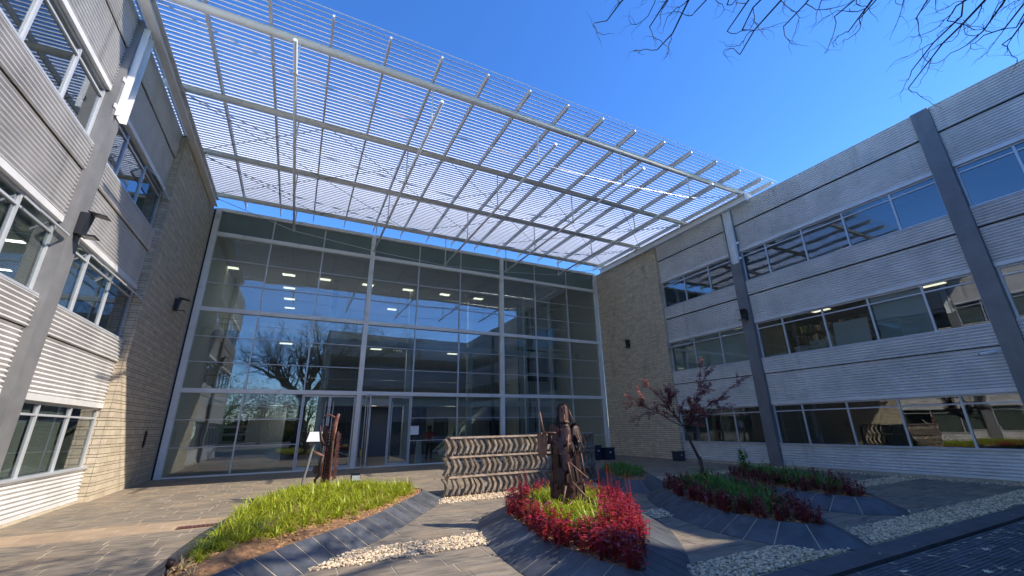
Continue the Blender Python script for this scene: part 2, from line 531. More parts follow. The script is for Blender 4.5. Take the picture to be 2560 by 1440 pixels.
# kerb and road
kerb = MB().box(-20, 30, -16.86, -16.505, -0.055, -0.035).build('kerb', M_joint, kind='structure')
x = -14.0; ks = []
while x < 24:
    ks.append((x+0.6, -16.682, -0.010, 1.188, 0.345, 0.05)); x += 1.2
many_boxes('kerb_stone', ks, M_kerb, kerb, CAM, 300)
road = MB().add([(-60, -23.4, -0.045), (60, -23.4, -0.045), (60, -16.87, -0.045), (-60, -16.87, -0.045)], [(0, 1, 2, 3)]).build('road', M_dark, kind='structure')
rd = []
yy = -16.885; k = 0
while yy > -23.0:
    x = -8.0-(0.11 if k % 2 else 0)
    far = yy < -19.6
    while x < 17.5:
        if not far or x > -3:
            rd.append((x+0.108, yy-0.026, -0.030+RNG.uniform(-0.002, 0.002), 0.212, 0.046, 0.03))
        x += 0.22
    yy -= 0.055; k += 1
many_boxes('road_paver', rd, M_road, road, (9, -18.6, 0), 200, 'far_road_pavers')

# gravel: real pebbles, nobody could count them
def ico():
    t = (1+5**0.5)/2
    v = np.array([(-1, t, 0), (1, t, 0), (-1, -t, 0), (1, -t, 0), (0, -1, t), (0, 1, t), (0, -1, -t), (0, 1, -t), (t, 0, -1), (t, 0, 1), (-t, 0, -1), (-t, 0, 1)], float)
    v /= np.linalg.norm(v[0])
    f = np.array([(0, 11, 5), (0, 5, 1), (0, 1, 7), (0, 7, 10), (0, 10, 11), (1, 5, 9), (5, 11, 4), (11, 10, 2), (10, 7, 6), (7, 1, 8),
                  (3, 9, 4), (3, 4, 2), (3, 2, 6), (3, 6, 8), (3, 8, 9), (4, 9, 5), (2, 4, 11), (6, 2, 10), (8, 6, 7), (9, 8, 1)])
    return v, f
ICV, ICF = ico()

def pebbles(name, pts, size, m, parent=None, flat=0.62, seed=1):
    rs = np.random.RandomState(seed)
    n = len(pts)
    P = np.array(pts)
    sc = size*rs.uniform(0.6, 1.35, (n, 1))*np.stack([rs.uniform(0.7, 1.5, n), rs.uniform(0.6, 1.0, n), rs.uniform(0.5, 1.0, n)*flat*1.2], 1)
    V = ICV[None]*sc[:, None, :]*rs.uniform(0.82, 1.16, (n, 12, 1))
    th = rs.uniform(0, 2*PI, n); tl = rs.uniform(-0.5, 0.5, n)
    c, s_ = np.cos(tl)[:, None], np.sin(tl)[:, None]
    y = V[..., 1]*c-V[..., 2]*s_; z = V[..., 1]*s_+V[..., 2]*c
    c, s_ = np.cos(th)[:, None], np.sin(th)[:, None]
    xx = V[..., 0]*c-y*s_; y2 = V[..., 0]*s_+y*c
    V = np.stack([xx, y2, z], -1)+P[:, None, :]
    F = (ICF[None]+12*np.arange(n)[:, None, None]).reshape(-1, 3)
    return npmesh(name, V.reshape(-1, 3), F, m, parent, kind='stuff')

def strip_points(s_, dens_near, z):
    pts = []
    ya, yb, xa, xb = s_
    A = (xb-xa)*(yb-ya)
    n = int(A*dens_near)
    for _ in range(n):
        x = RNG.uniform(xa, xb); y = RNG.uniform(ya, yb)
        if any(inside(OUT[k], x, y) for k in OUT) and any(inside(MOUNDS[k], x, y) for k in MOUNDS): continue
        d = math.hypot(x, y+19.9)
        if RNG.random() > min(1.0, (9.0/d)**1.2): continue
        pts.append((x, y, z+RNG.uniform(-0.004, 0.018)))
    return pts
gp = []
for s_ in STRIPS:
    gp += strip_points(s_, 1750 if s_[0] < -13 else 1300, 0.0)
gp += strip_points((-16.4, -6.2, 15.50, 15.98), 500, -0.005)
for s_ in STRIPS:                                  # a few stones strayed onto the paving
    for _ in range(46):
        x = RNG.uniform(s_[2], s_[3]); y = RNG.choice((s_[0]-RNG.random()**2*0.35, s_[1]+RNG.random()**2*0.35))
        if not any(inside(OUT[k], x, y) for k in OUT): gp.append((x, y, 0.008))
gravel = pebbles('gravel', gp, 0.0185, M_gravel)
for s_ in STRIPS:
    MB().box(s_[2]+0.005, s_[3]-0.005, s_[0]+0.005, s_[1]-0.005, -0.013, 0.001).build('gravel_bed', M_bed, kind='structure')

# ================================================================== planters (slate-clad mounds)
def mound(key, label, drop=0.42, tipx=1.0):
    rim = resample(MOUNDS[key], 0.31)
    if area(rim) < 0: rim.reverse()
    n = len(rim)
    outp = poly_offset(rim, drop)
    cx_ = sum(p.x for p in rim)/n; cy_ = sum(p.y for p in rim)/n
    t = thing('planter_mound', label, 'planter', (cx_, cy_, 0))
    # mortar body under the slabs
    b_ = MB()
    vs = [(p.x, p.y, ZR-0.002) for p in rim]+[(p.x, p.y, 0.002) for p in outp]
    b_.add(vs, [(i, n+i, n+(i+1) % n, (i+1) % n) for i in range(n)])
    b_.build('mortar_bed', M_joint, t)
    for i in range(n):
        j = (i+1) % n
        A, B, Cc, D = rim[i], rim[j], outp[j], outp[i]
        g = 0.009/max(0.05, (B-A).length); g2 = 0.009/max(0.05, (Cc-D).length)
        A2 = A+(B-A)*g; B2 = B-(B-A)*g; D2 = D+(Cc-D)*g2; C2 = Cc-(Cc-D)*g2
        dz = RNG.uniform(0.0015, 0.005)
        m = MB()
        m.add([(A2.x, A2.y, ZR+dz), (B2.x, B2.y, ZR+dz), (C2.x, C2.y, 0.004+dz), (D2.x, D2.y, 0.004+dz),
               (A2.x, A2.y, ZR-0.04), (B2.x, B2.y, ZR-0.04), (C2.x, C2.y, -0.05), (D2.x, D2.y, -0.05)],
              [(0, 3, 2, 1), (4, 5, 6, 7), (0, 1, 5, 4), (1, 2, 6, 5), (2, 3, 7, 6), (3, 0, 4, 7)])
        m.build('slate_slab', M_slate, t)
    # soil: rings towards the centre, gently domed
    s_ = MB(); vs = []; rings = 5
    for k in range(rings):
        f_ = k/rings
        for p in rim:
            q = p+(Vector((cx_, cy_))-p)*f_
            vs.append((q.x, q.y, ZR-0.02+0.13*math.sin(f_*PI/2)+RNG.uniform(-0.012, 0.012)))
    vs.append((cx_, cy_, ZR+0.11))
    fs = []
    for k in range(rings-1):
        for i in range(n):
            j = (i+1) % n
            fs.append((k*n+i, k*n+j, (k+1)*n+j, (k+1)*n+i))
    for i in range(n): fs.append(((rings-1)*n+i, (rings-1)*n+(i+1) % n, rings*n))
    s_.add(vs, fs, True)
    s_.build('soil', M_soil, t)
    t['_c'] = (cx_, cy_)
    return t, rim, (cx_, cy_)

def soil_z(key, x, y):
    rim = MOUNDS[key]
    d = edge_dist(rim, x, y)
    return ZR-0.02+0.13*math.sin(min(1, d/1.3)*PI/2)

PL = {}
for key, lab in [('A', 'slate sided planter mound holding the lime green grass and the saw sculpture'),
                 ('B', 'slate sided planter mound of bright red plants round the shovel figure'),
                 ('C', 'shaded slate sided planter mound with the small reddish tree growing in it'),
                 ('D', 'shaded slate sided planter mound nearest the right hand office wall'),
                 ('E', 'small slate sided planter mound with green grass behind the shovel figure')]:
    PL[key] = mound(key, lab, 0.42 if key != 'B' else 0.5)
    t, rim, c_ = PL[key]
    pts = []
    for _ in range(int(2600*abs(area(rim))/(12 if key in 'AB' else 18))):
        for _k in range(20):
            x = RNG.uniform(min(p.x for p in rim), max(p.x for p in rim)); y = RNG.uniform(min(p.y for p in rim), max(p.y for p in rim))
            if inside(rim, x, y):
                pts.append((x, y, soil_z(key, x, y)+0.005)); break
    pebbles('bark_mulch', pts, 0.026, M_chip, t, 0.5, seed=ord(key))

# ================================================================== corrugated office buildings
def corr(xf, sgn, y0, y1, z0, z1, amp=0.021, per=0.085):
    """horizontal corrugation; xf the face, sgn the outward direction"""
    m = MB()
    n = max(4, int((z1-z0)/per*8))
    prof = [(xf+sgn*amp*math.sin(2*PI*(z-z0)/per), z) for z in np.linspace(z0, z1, n+1)]
    back = xf-sgn*0.03
    vs = []
    for (x, z) in prof: vs += [(x, y0, z), (x, y1, z)]
    fs = [(2*i, 2*i+1, 2*i+3, 2*i+2) if sgn > 0 else (2*i, 2*i+2, 2*i+3, 2*i+1) for i in range(n)]
    m.add(vs, fs, True)
    for y in (y0, y1):
        m.add([(x, y, z) for x, z in prof]+[(back, y, z1), (back, y, z0)], [tuple(range(n+3))])
    m.add([(back, y0, z0), (back, y1, z0), (back, y1, z1), (back, y0, z1)], [(0, 1, 2, 3)])
    for (x, z) in (prof[0], prof[-1]):
        m.add([(x, y0, z), (x, y1, z), (back, y1, z), (back, y0, z)], [(0, 1, 2, 3)])
    return m

LEV = [(0.77, 2.17), (3.93, 5.38), (7.16, 8.52)]
LOWER = [(0.13, 0.755, 0.0), (2.30, 3.335, 0.0), (5.51, 6.54, 0.0), (8.65, 9.73, 0.0)]
UPPER = [(3.36, 3.915, 0.045), (6.58, 7.145, 0.045), (9.76, 10.65, 0.045)]
TRIM = [(2.175, 2.295), (5.385, 5.505), (8.525, 8.645)]
TRANS = [1.93, 5.14, 8.31]
LIPS = [3.347, 6.56, 9.745]

M_offwall = mat('office_wall', (0.30, 0.30, 0.29), 0.8)
def office(name, label, xf, sgn, bays, cols, yend, depth=8.0):
    t = thing(name, label, 'office building', (xf, (bays[0][0]+bays[-1][1])/2, 0))
    y_lo = min(min(bb[:2]) for bb in bays); y_hi = max(max(bb[:2]) for bb in bays)
    X = lambda d: xf+sgn*d                       # d > 0 is out of the wall
    for (ya, yb, muls) in bays:
        for (z0, z1, off) in LOWER+UPPER:
            cut = ya+(yb-ya)*RNG.choice((0.36, 0.42, 0.55, 0.62))
            corr(X(off), sgn, ya+0.004, cut-0.003, z0, z1).build('cladding_panel', M_clad, t)
            corr(X(off+0.003), sgn, cut+0.003, yb-0.004, z0, z1).build('cladding_panel', M_clad, t)
        for z0, z1 in TRIM:
            MB().box(X(-0.05), X(0.018), ya+0.004, yb-0.004, z0, z1).build('window_head_trim', M_trim, t)
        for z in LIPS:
            MB().box(X(-0.05), X(-0.012), ya+0.004, yb-0.004, z-0.02, z+0.02).build('painted_shadow_gap', M_dark, t)  # near-black strip paints in the shadow line under the panel lip
        MB().box(X(-0.05), X(0.03), ya+0.004, yb-0.004, 0.055, 0.122).build('base_flashing', M_trim, t)
        # brick base course
        y = ya
        while y < yb-0.05:
            y1 = min(yb, y+0.30)
            MB().box(X(-0.05), X(0.055), y+0.005, y1-0.005, -0.05, 0.048).build('base_brick', M_brick, t)
            y = y1
        for (z0, z1), zt in zip(LEV, TRANS):
            f = MB()
            d0, d1 = -0.115, -0.055
            f.box(X(d0), X(0.058), ya+0.004, yb-0.004, z0-0.012, z0+0.03)         # sill
            f.box(X(d0), X(d1), ya+0.004, yb-0.004, z1-0.045, z1)
            ms = [ya+0.03]+list(muls)+[yb-0.03]
            fr = f.build('window', M_frame, t)
            for y in ms:
                MB().box(X(d0), X(d1+0.004), y-0.026, y+0.026, z0+0.03, z1-0.045).build('mullion', M_frame, fr)
            for i in range(len(ms)-1):
                u, v = sorted((ms[i], ms[i+1]))
                u += 0.026; v -= 0.026
                MB().box(X(d0), X(d1), u, v, zt-0.02, zt+0.02).build('transom', M_frame, fr)
                pane(MB(), *sorted((X(-0.092), X(-0.086))), u, v, z0+0.03, zt-0.02, 0).build('pane', M_wglass, fr)
                pane(MB(), *sorted((X(-0.092), X(-0.086))), u, v, zt+0.02, z1-0.045, 0).build('vent_pane', M_wglass, fr)
    for (y0, y1) in cols:
        MB().box(X(-0.10), X(0.155), y0, y1, -0.05, 10.62).build('column', M_col, t)
    # inner backing of the spandrels, floors, back wall, roof
    zprev = -0.05
    for (z0, z1) in LEV+[(10.45, 10.45)]:
        MB().box(X(-0.055), X(-0.22), y_lo, y_hi, zprev, z0-0.012).build('spandrel_backing', M_inwall, t)
        zprev = z1
    for k, z in enumerate((0.0, 3.2, 6.4)):
        MB().box(X(-0.225), X(-depth), y_lo, y_hi, z-0.10, z+0.06).build('floor_slab', M_infloor, t)
        MB().box(X(-0.225), X(-depth), y_lo, y_hi, z+2.62, z+2.70).build('ceiling', M_offwall, t)
        for yy_ in np.arange(y_lo+1.6, y_hi, 3.475):
            MB().box(X(-1.2), X(-2.4), yy_, yy_+0.6, z+2.595, z+2.617).build('ceiling_light', M_lamp if (sgn < 0 and k == 1) else M_inwallw, t)
        for yy_ in np.arange(y_lo+6.9, y_hi-1, 6.95):
            MB().box(X(-0.225), X(-depth), yy_-0.06, yy_+0.06, z+0.06, z+2.62).build('partition', M_offwall, t)
    MB().box(X(-depth), X(-depth-0.2), y_lo, y_hi, 0, 10.4).build('back_wall', M_offwall, t)
    for yw in (y_lo, y_hi):
        MB().box(X(-0.06), X(-depth), yw-0.1, yw+0.1, -0.05, 10.4).build('end_wall', M_offwall, t)
    MB().box(X(-0.06), X(-depth-0.3), y_lo-0.1, y_hi+0.1, 10.42, 10.56).build('roof', M_roof, t)
    return t

XL, XR = -4.43, 16.28
lbays = [(-9.33, -5.33, [-8.22, -6.83]), (-16.0, -9.78, [-14.9, -13.55, -12.25, -10.95])]
leftb = office('office_building', 'corrugated metal office building on the left, partly sunlit', XL, 1, lbays, [(-9.78, -9.33)], -16, 7.0)
rbays = [(-9.24, -5.15, [-7.97, -6.57]), (-16.08, -9.68, [-14.92, -13.53, -12.15, -10.73]), (-23.4, -16.50, [-22.0, -20.5, -19.08, -17.66])]
rightb = office('office_building', 'corrugated metal office building on the right, in full shade', XR, -1, rbays, [(-9.68, -9.24), (-16.50, -16.08)], -23.4, 8.0)

# venetian blinds behind some left-hand panes; roller blinds on the right
def venetian(parent, xf, sgn, y0, y1, z0, z1):
    m = MB(); z = z1
    x = xf-sgn*0.15
    while z > z0:
        m.obox((x, (y0+y1)/2, z), (0.0075, 0, -0.0105*sgn), (0, (y1-y0)/2, 0), (0.0006, 0, 0.0004)); z -= 0.026
    m.build('venetian_blind', M_blind, parent)
for (y0, y1) in ((-14.85, -13.6), (-13.5, -12.3), (-12.2, -11.0), (-10.9, -9.85)):
    venetian(leftb, XL, 1, y0, y1, 7.22, 8.5)
    venetian(leftb, XL, 1, y0, y1, 3.99, 5.36)
for (y0, y1, z0, z1) in ((-9.3, -8.27, 0.84, 2.15), (-8.17, -6.9, 0.84, 2.15), (-12.2, -11.0, 0.84, 2.15), (-10.9, -9.85, 0.84, 2.15),
                         (-9.3, -8.27, 3.99, 5.36), (-8.17, -6.9, 4.4, 5.36)):
    venetian(leftb, XL, 1, y0, y1, z0, z1)
MB().box(XR+0.16, XR+0.165, -14.86, -13.58, 4.0, 5.34).build('roller_blind', M_roller, rightb)
MB().box(XR+0.16, XR+0.165, -9.2, -5.25, 4.0, 5.34).build('roller_blind', M_roller, rightb)
MB().box(XR+0.16, XR+0.165, -6.5, -5.2, 7.2, 8.3).build('roller_blind', M_blue, rightb)

def open_vent(parent, xf, sgn, y0, y1, ztop, h=0.24, out=0.16):
    X = lambda d: xf+sgn*d
    f = MB()
    a0 = Vector((X(-0.05), 0, ztop)); a1 = Vector((X(-0.05+out+0.08), 0, ztop-h+0.03))
    def P(base, y): return Vector((base.x, y, base.z))
    f.bar(P(a0, y0), P(a1, y0), 0.03, 0.03); f.bar(P(a0, y1), P(a1, y1), 0.03, 0.03)
    f.bar(P(a1, y0), P(a1, y1), 0.03, 0.03)
    o = f.build('open_vent_sash', M_frame, parent)
    n_ = (a1-a0).normalized()
    g = MB(); g.add([P(a0, y0), P(a0, y1), P(a1, y1), P(a1, y0)], [(0, 1, 2, 3)])
    g.build('vent_pane', M_wglass, o)
open_vent(rightb, XR, -1, -6.53, -5.2, 5.33)
open_vent(leftb, XL, 1, -10.9, -9.85, 5.33)
open_vent(leftb, XL, 1, -8.17, -6.88, 5.33)
open_vent(leftb, XL, 1, -6.78, -5.4, 5.33)
open_vent(leftb, XL, 1, -6.78, -5.4, 8.47)

# ------------------------------------------------------------------ brick end walls
def brick_wall(label, x_in, sgn, x_out, y0, y1, top, m, stain):
    t = thing('brick_wall', label, 'wall', ((x_in+x_out)/2, (y0+y1)/2, 0))
    MB().box(x_in-sgn*0.012, x_out, y0+0.012, y1, -0.05, top-0.012).build('mortar_core', M_mortar, t)
    bl = []
    z = -0.02; k = 0
    seq = stain
    while z < top-0.03:
        h = seq[k % len(seq)]
        z1 = min(top, z+h)
        g = 0.013
        off = 0.0 if k % 2 else 0.2
        y = y0
        first = True
        while y < y1-0.02:
            ln = 0.40 if not (first and off) else 0.2
            ye = min(y1, y+ln); first = False
            yc0 = y+(0 if y == y0 else g/2)
            bl.append((x_in-sgn*0.03, (yc0+ye-g/2)/2, (z+z1)/2, 0.06+RNG.choice((0, 0.004)), round(ye-g/2-yc0, 3), round(z1-z-g, 3)))
            y = ye
        # end face bricks
        wtot = abs(x_out-x_in)-0.062
        xs = x_in-sgn*0.062
        n = 1 if k % 2 else 2
        for i in range(n):
            xa = xs-sgn*wtot*i/n; xb = xs-sgn*wtot*(i+1)/n
            bl.append(((xa+xb)/2, y0+0.03, (z+z1)/2, round(wtot/n-g, 3), 0.06, round(z1-z-g, 3)))
        z = z1; k += 1
    many_boxes('brick', bl, m, t, CAM, 298, 'far_bricks')
    MB().box(x_in+sgn*0.015, x_out, y0-0.015, y1, top+0.002, top+0.03).build('coping', M_mortar, t)
    return t
brick_wall('sand coloured block wall on the left with a low patch of sun', -4.214, 1, -4.62, -5.32, -0.10, 10.6, M_brick, [0.147, 0.072])
brick_wall('stained block wall on the right, all in shade', 16.131, -1, 16.55, -5.14, -0.10, 10.6, M_brickR, [0.098])

# ================================================================== glass entrance hall
hall = thing('entrance_hall', 'glass fronted three storey entrance hall between the block walls', 'building', (6, 0, 0))
CX = [-4.03, 2.43, 9.44, 15.98]
CW = 0.2
MUL = [[-1.90, 0.22], [4.77, 7.02], [11.60, 13.82]]
ZB = [(-0.02, 0.05), (2.985, 3.15), (6.185, 6.35), (9.48, 9.645), (10.62, 10.76)]
for i, x in enumerate(CX):
    MB().box(x-CW/2, x+CW/2, -0.16, 0.10, -0.02, 10.72).build('column', M_white, hall)
for i in range(3):
    xa, xb = CX[i]+CW/2+0.002, CX[i+1]-CW/2-0.002
    for j, (z0, z1) in enumerate(ZB):
        bmx = MB()
        if j == 0: bmx.box(xa, xb, -0.06, 0.06, z0, z1)
        else:
            bmx.box(xa, xb, -0.13, -0.115, z0, z1)               # channel: web and two flanges
            bmx.box(xa, xb, -0.114, 0.06, z0, z0+0.015)
            bmx.box(xa, xb, -0.114, 0.06, z1-0.015, z1)
        bmx.build('beam', M_white, hall)
    xs = [xa]+MUL[i]+[xb]
    for lev in range(4):
        z0, z1 = ZB[lev][1]+0.002, ZB[lev+1][0]-0.002
        rowsz = 3 if lev < 3 else 1
        for c in range(3):
            u, v = xs[c]+(0.028 if c else 0), xs[c+1]-(0.028 if c < 2 else 0)
            isdoor = lev == 0 and ((i == 0 and c == 2) or (i == 1 and c == 0))
            if isdoor: continue
            for q in range(rowsz):
                za, zb = z0+(z1-z0)*q/rowsz, z0+(z1-z0)*(q+1)/rowsz
                lo = za+(0.016 if q else 0); hi = zb-(0.016 if q < rowsz-1 else 0)
                pane(MB(), u, v, -0.006, 0.002, lo, hi, 1).build('glass_pane' if lev < 3 else 'spandrel_pane', M_glass if lev < 3 else M_frost, hall)
                if q:
                    MB().box(u, v, -0.05, 0.02, za-0.014, za+0.014).build('transom', M_frame, hall)
        for xm in MUL[i]:
            MB().box(xm-0.026, xm+0.026, -0.075, 0.03, z0, z1).build('mullion', M_frame, hall)
    # horizontal lines of the louvre behind the spandrel glass
    lv = MB()
    for z in np.arange(9.70, 10.6, 0.062): lv.box(xa, xb, -0.012, -0.0065, z, z+0.014)
    lv.build('spandrel_louvre', M_trim if False else M_frost, hall)
MB().box(-4.205, CX[0]-CW/2-0.002, -0.09, 0.11, -0.02, 10.7).build('end_closure', M_black, hall)
MB().box(CX[3]+CW/2+0.002, 16.125, -0.09, 0.11, -0.02, 10.7).build('end_closure', M_black, hall)
# doors
def leaf(p0, p1, z1, handle_t):
    p0 = Vector(p0); p1 = Vector(p1)
    d = (p1-p0).normalized(); nrm = Vector((d.y, -d.x, 0))
    L = (p1-p0).length
    f = MB()
    for s0 in (0.022, L-0.022): f.obox(p0+d*s0+Vector((0, 0, 0.06+(z1-0.06)/2)), d*0.022, nrm*0.02, (0, 0, (z1-0.06)/2))
    for z in (0.11, z1-0.03): f.obox(p0+d*(L/2)+Vector((0, 0, z)), d*(L/2-0.046), nrm*0.019, (0, 0, 0.04))
    o = f.build('door', M_frame, hall)
    g = MB(); g.obox(p0+d*(L/2)+Vector((0, 0, 0.15+(z1-0.22)/2)), d*(L/2-0.047), nrm*0.004, (0, 0, (z1-0.22)/2))
    g.build('pane', M_glass, o)
    for sg in (-1, 1):
        h = MB(); c = p0+d*handle_t*L+nrm*sg*0.06
        h.tube([c+Vector((0, 0, 0.25)), c+Vector((0, 0, z1-0.25))], 0.016, 8)
        for zz in (0.5, z1-0.5): h.bar(p0+d*handle_t*L+Vector((0, 0, zz)), c+Vector((0, 0, zz)), 0.015, 0.015)
        h.build('handle', M_cable, o)
leaf((0.26, 0, 0), (1.27, 0, 0), 2.96, 0.86)
leaf((2.30, 0, 0), (1.29, 0, 0), 2.96, 0.86)
leaf((2.76, -0.05, 0), (2.80, -1.02, 0), 2.96, 0.88)        # swung open towards the courtyard
leaf((4.73, 0, 0), (3.82, 0, 0), 2.96, 0.9)
MB().box(3.77, 3.81, -0.03, 0.03, 0.052, 2.98).build('mullion', M_frame, hall)
MB().box(2.54, 2.60, -0.03, 0.03, 0.052, 2.98).build('mullion', M_frame, hall)
# body of the hall
HB = 13.0
MB().box(-4.0, 16.0, 0.10, HB, -0.05, 0.01).build('floor_slab', M_infloor, hall)
MB().box(-4.1, 16.1, 0.12, HB, 9.64, 9.70).build('ceiling', M_inceil, hall)
MB().box(-4.3, 16.3, 0.065, HB+0.2, 10.56, 10.68).build('roof', M_roof, hall)
MB().box(-4.3, -4.06, 0.12, HB, 0.0, 10.5).build('side_wall', M_inwallw, hall)
MB().box(16.05, 16.2, 0.12, HB, 0.0, 10.5).build('side_wall', M_inwallw, hall)
MB().box(-4.1, 16.1, HB, HB+0.2, 0.0, 10.5).build('back_wall', M_inwall, hall)
for z in (3.05, 6.25):
    MB().box(-4.0, 16.0, 4.2, HB, z-0.22, z+0.02).build('gallery_slab', M_inceil, hall)
    MB().box(-4.0, 16.0, 4.185, 4.2, z-0.30, z+0.05).build('gallery_edge', M_inwallw, hall)
    for x in np.arange(-3.5, 12, 1.18):
        MB().box(x-0.015, x+0.015, 4.215, 4.245, z+0.03, z+1.05).build('balustrade_post', M_cable, hall)
    rl = MB()
    for h in (0.35, 0.62, 1.05): rl.tube([(-4, 4.23, z+h), (12, 4.23, z+h)], 0.014 if h < 1 else 0.024, 6)
    rl.build('balustrade_rail', M_cable, hall)
    for x in np.arange(-1.2, 12, 4.7):
        MB().box(x, x+0.6, 5.2, 5.5, z-0.245, z-0.225).build('ceiling_light', M_lamp, hall)
for x in [-3.9, -1.25, 0.55, 2.9, 5.25, 7.6, 9.9]:
    for y in (4.5, 6.95, 9.35, 11.7):
        if y > 5 and x != -1.25: continue
        MB().box(x-0.3, x+0.3, y-0.15, y+0.15, 9.615, 9.638).build('ceiling_light', M_lamp, hall)
def lamp_light(x, y, z, e, parent):
    la = bpy.data.lights.new('ceiling_lamp_light', 'AREA'); la.energy = e; la.shape = 'RECTANGLE'; la.size = 0.6; la.size_y = 0.3; la.color = (1.0, 0.93, 0.82)
    lo_ = bpy.data.objects.new('ceiling_lamp_light', la); COL.objects.link(lo_); lo_.parent = parent
    lo_.location = Vector((x, y, z))-wloc(parent)
for x in (-1.25, 2.9, 7.6): lamp_light(x, 4.5, 9.60, 8, hall)
lamp_light(-1.25, 9.35, 9.60, 8, hall); lamp_light(5.25, 9.35, 9.60, 8, hall)
for x in (0.3, 5.0, 9.7): lamp_light(x, 5.35, 2.79, 5, hall); lamp_light(x, 5.35, 5.99, 5, hall)
MB().box(4.95, 5.55, 9.2, 9.5, 9.615, 9.638).build('ceiling_light', M_lamp, hall)
# glazed lift and steel frame on the right
for x in (12.5, 14.4, 15.7):
    MB().box(x-0.08, x+0.08, 2.9, 3.06, 0.01, 9.6).build('lift_frame_post', M_inwallw, hall)
for z in (1.1, 2.2, 3.3, 4.6, 6.2, 7.6, 9.0):
    MB().box(12.58, 15.62, 2.92, 3.04, z, z+0.12).build('lift_frame_rail', M_inwallw, hall)
MB().box(12.9, 15.6, 4.6, 6.6, 0.01, 9.6).build('lift_shaft', M_inwall, hall)
MB().box(13.4, 15.0, 4.45, 4.59, 4.4, 6.6).build('lift_car', M_indark, hall)
for x in (12.75, 13.3, 13.9): MB().tube([(x, 4.4, 0.05), (x, 4.4, 9.5)], 0.03, 6).build('lift_guide', M_indark, hall)
# stair
for (p, q) in (((8.2, 6.5, 0.05), (11.6, 6.5, 3.1)), ((8.2, 7.6, 0.05), (11.6, 7.6, 3.1))):
    MB().bar(p, q, 0.05, 0.28).build('stair_stringer', M_inwallw, hall)
for k in range(17):
    f_ = (k+0.5)/17
    MB().box(8.2+3.4*f_-0.12, 8.2+3.4*f_+0.12, 6.53, 7.57, 0.05+3.05*f_, 0.09+3.05*f_).build('stair_tread', M_inwall, hall)
# interior partitions on the ground floor
MB().box(-4.0, -0.4, 6.2, 6.35, 0.012, 2.82).build('partition', M_inwall, hall)
MB().box(0.2, 3.0, 6.8, 6.95, 0.012, 2.82).build('partition', M_indark, hall)
MB().box(3.1, 7.6, 7.5, 7.6, 0.012, 2.82).build('partition', M_blue, hall)
MB().box(7.7, 12.3, 8.2, 8.3, 0.012, 2.82).build('partition', M_inwall, hall)
MB().box(8.3, 9.3, 8.15, 8.195, 0.012, 2.2).build('doorway', M_indark, hall)
for x in (1.2, 5.6, 9.4):
    MB().box(x-0.15, x+0.15, 4.5, 4.8, 0.01, 9.6).build('inner_column', M_inwallw, hall)

# floor number sign inside: 02 / 01 / 00
def text_mesh(body, size, depth=0.004):
    cu = bpy.data.curves.new('lettering', 'FONT')
    cu.body = body; cu.size = size; cu.extrude = depth; cu.align_x = 'CENTER'; cu.align_y = 'CENTER'
    o = bpy.data.objects.new('lettering', cu); COL.objects.link(o)
    bpy.context.view_layer.update()
    me = bpy.data.meshes.new_from_object(o.evaluated_get(bpy.context.evaluated_depsgraph_get()))
    bpy.data.objects.remove(o); bpy.data.curves.remove(cu)
    return me
sg = thing('floor_sign', 'dark floor number panel reading 02, 01 and 00 seen through the hall glass', 'sign', (-2.58, 6.15, 1.05))
for i, tx in enumerate(('00', '01', '02')):
    z0 = 1.08+0.37*i
    bb = MB().box(-3.10, -2.06, 6.12, 6.195, z0, z0+0.31).build('sign_box', M_letter, sg)
    MB().extr([(-3.075, 6.105, z0+0.025), (-2.12, 6.105, z0+0.025), (-2.085, 6.105, z0+0.06), (-2.085, 6.105, z0+0.25), (-2.12, 6.105, z0+0.285), (-3.075, 6.105, z0+0.285)], (0, 0.013, 0)).build('sign_face', M_black, bb)
    me = text_mesh(tx, 0.27); me.materials.append(M_letter)
    o = link('lettering', me, bb)
    o.rotation_euler = (PI/2, 0, 0)
    o.location = Vector((-2.36, 6.098, z0+0.155))-wloc(bb)

def quick(name, label, cat, m, mb, group=None):
    o = mb.build(name, m); tag(o, label, cat, group); return o
nt_ = thing('notice_sheet', 'white paper notice taped to the glass beside the doors', 'notice', (4.99, -0.03, 1.47))
MB().box(4.80, 5.19, -0.012, -0.0085, 1.28, 1.66).build('sheet', M_paper, nt_)
MB().box(4.84, 5.15, -0.0135, -0.0122, 1.60, 1.62).build('printed_line', M_inwall, nt_)

# A-frame board, reception pedestal, bin, plant and person in the hall
af = thing('folding_board', 'white folding A-frame board standing inside the hall', 'board', (-2.1, 4.3, 0))
for s_ in (-1, 1):
    MB().bar((-2.35+0.0, 4.3+s_*0.28, 0.02), (-2.2, 4.3+s_*0.03, 0.92), 0.04, 0.04).build('leg', M_inwallw, af)
for k in range(5):
    MB().bar((-2.45, 4.04+0.05*k, 0.10+0.17*k), (-2.05, 4.04+0.05*k, 0.10+0.17*k), 0.03, 0.05).build('rung', M_inwallw, af)
pd = thing('pedestal', 'white pedestal standing inside the hall behind the open doors', 'pedestal', (5.45, 0.9, 0))
MB().extr([(5.32, 0.8, 0.01), (5.62, 0.8, 0.01), (5.55, 0.8, 0.98), (5.38, 0.8, 0.98)], (0, 0.25, 0)).build('body', M_inwallw, pd)
MB().box(5.34, 5.59, 0.78, 1.07, 0.985, 1.01).build('top', M_paper, pd)
bn = thing('waste_bin', 'yellow bin standing inside the open doorway', 'bin', (3.3, 3.2, 0))
MB().tube([(3.3, 3.2, 0.012), (3.3, 3.2, 0.62)], [0.15, 0.19], 12).build('body', M_yellow, bn)
MB().tube([(3.3, 3.2, 0.622), (3.3, 3.2, 0.66)], [0.2, 0.17], 12).build('lid', M_dark, bn)

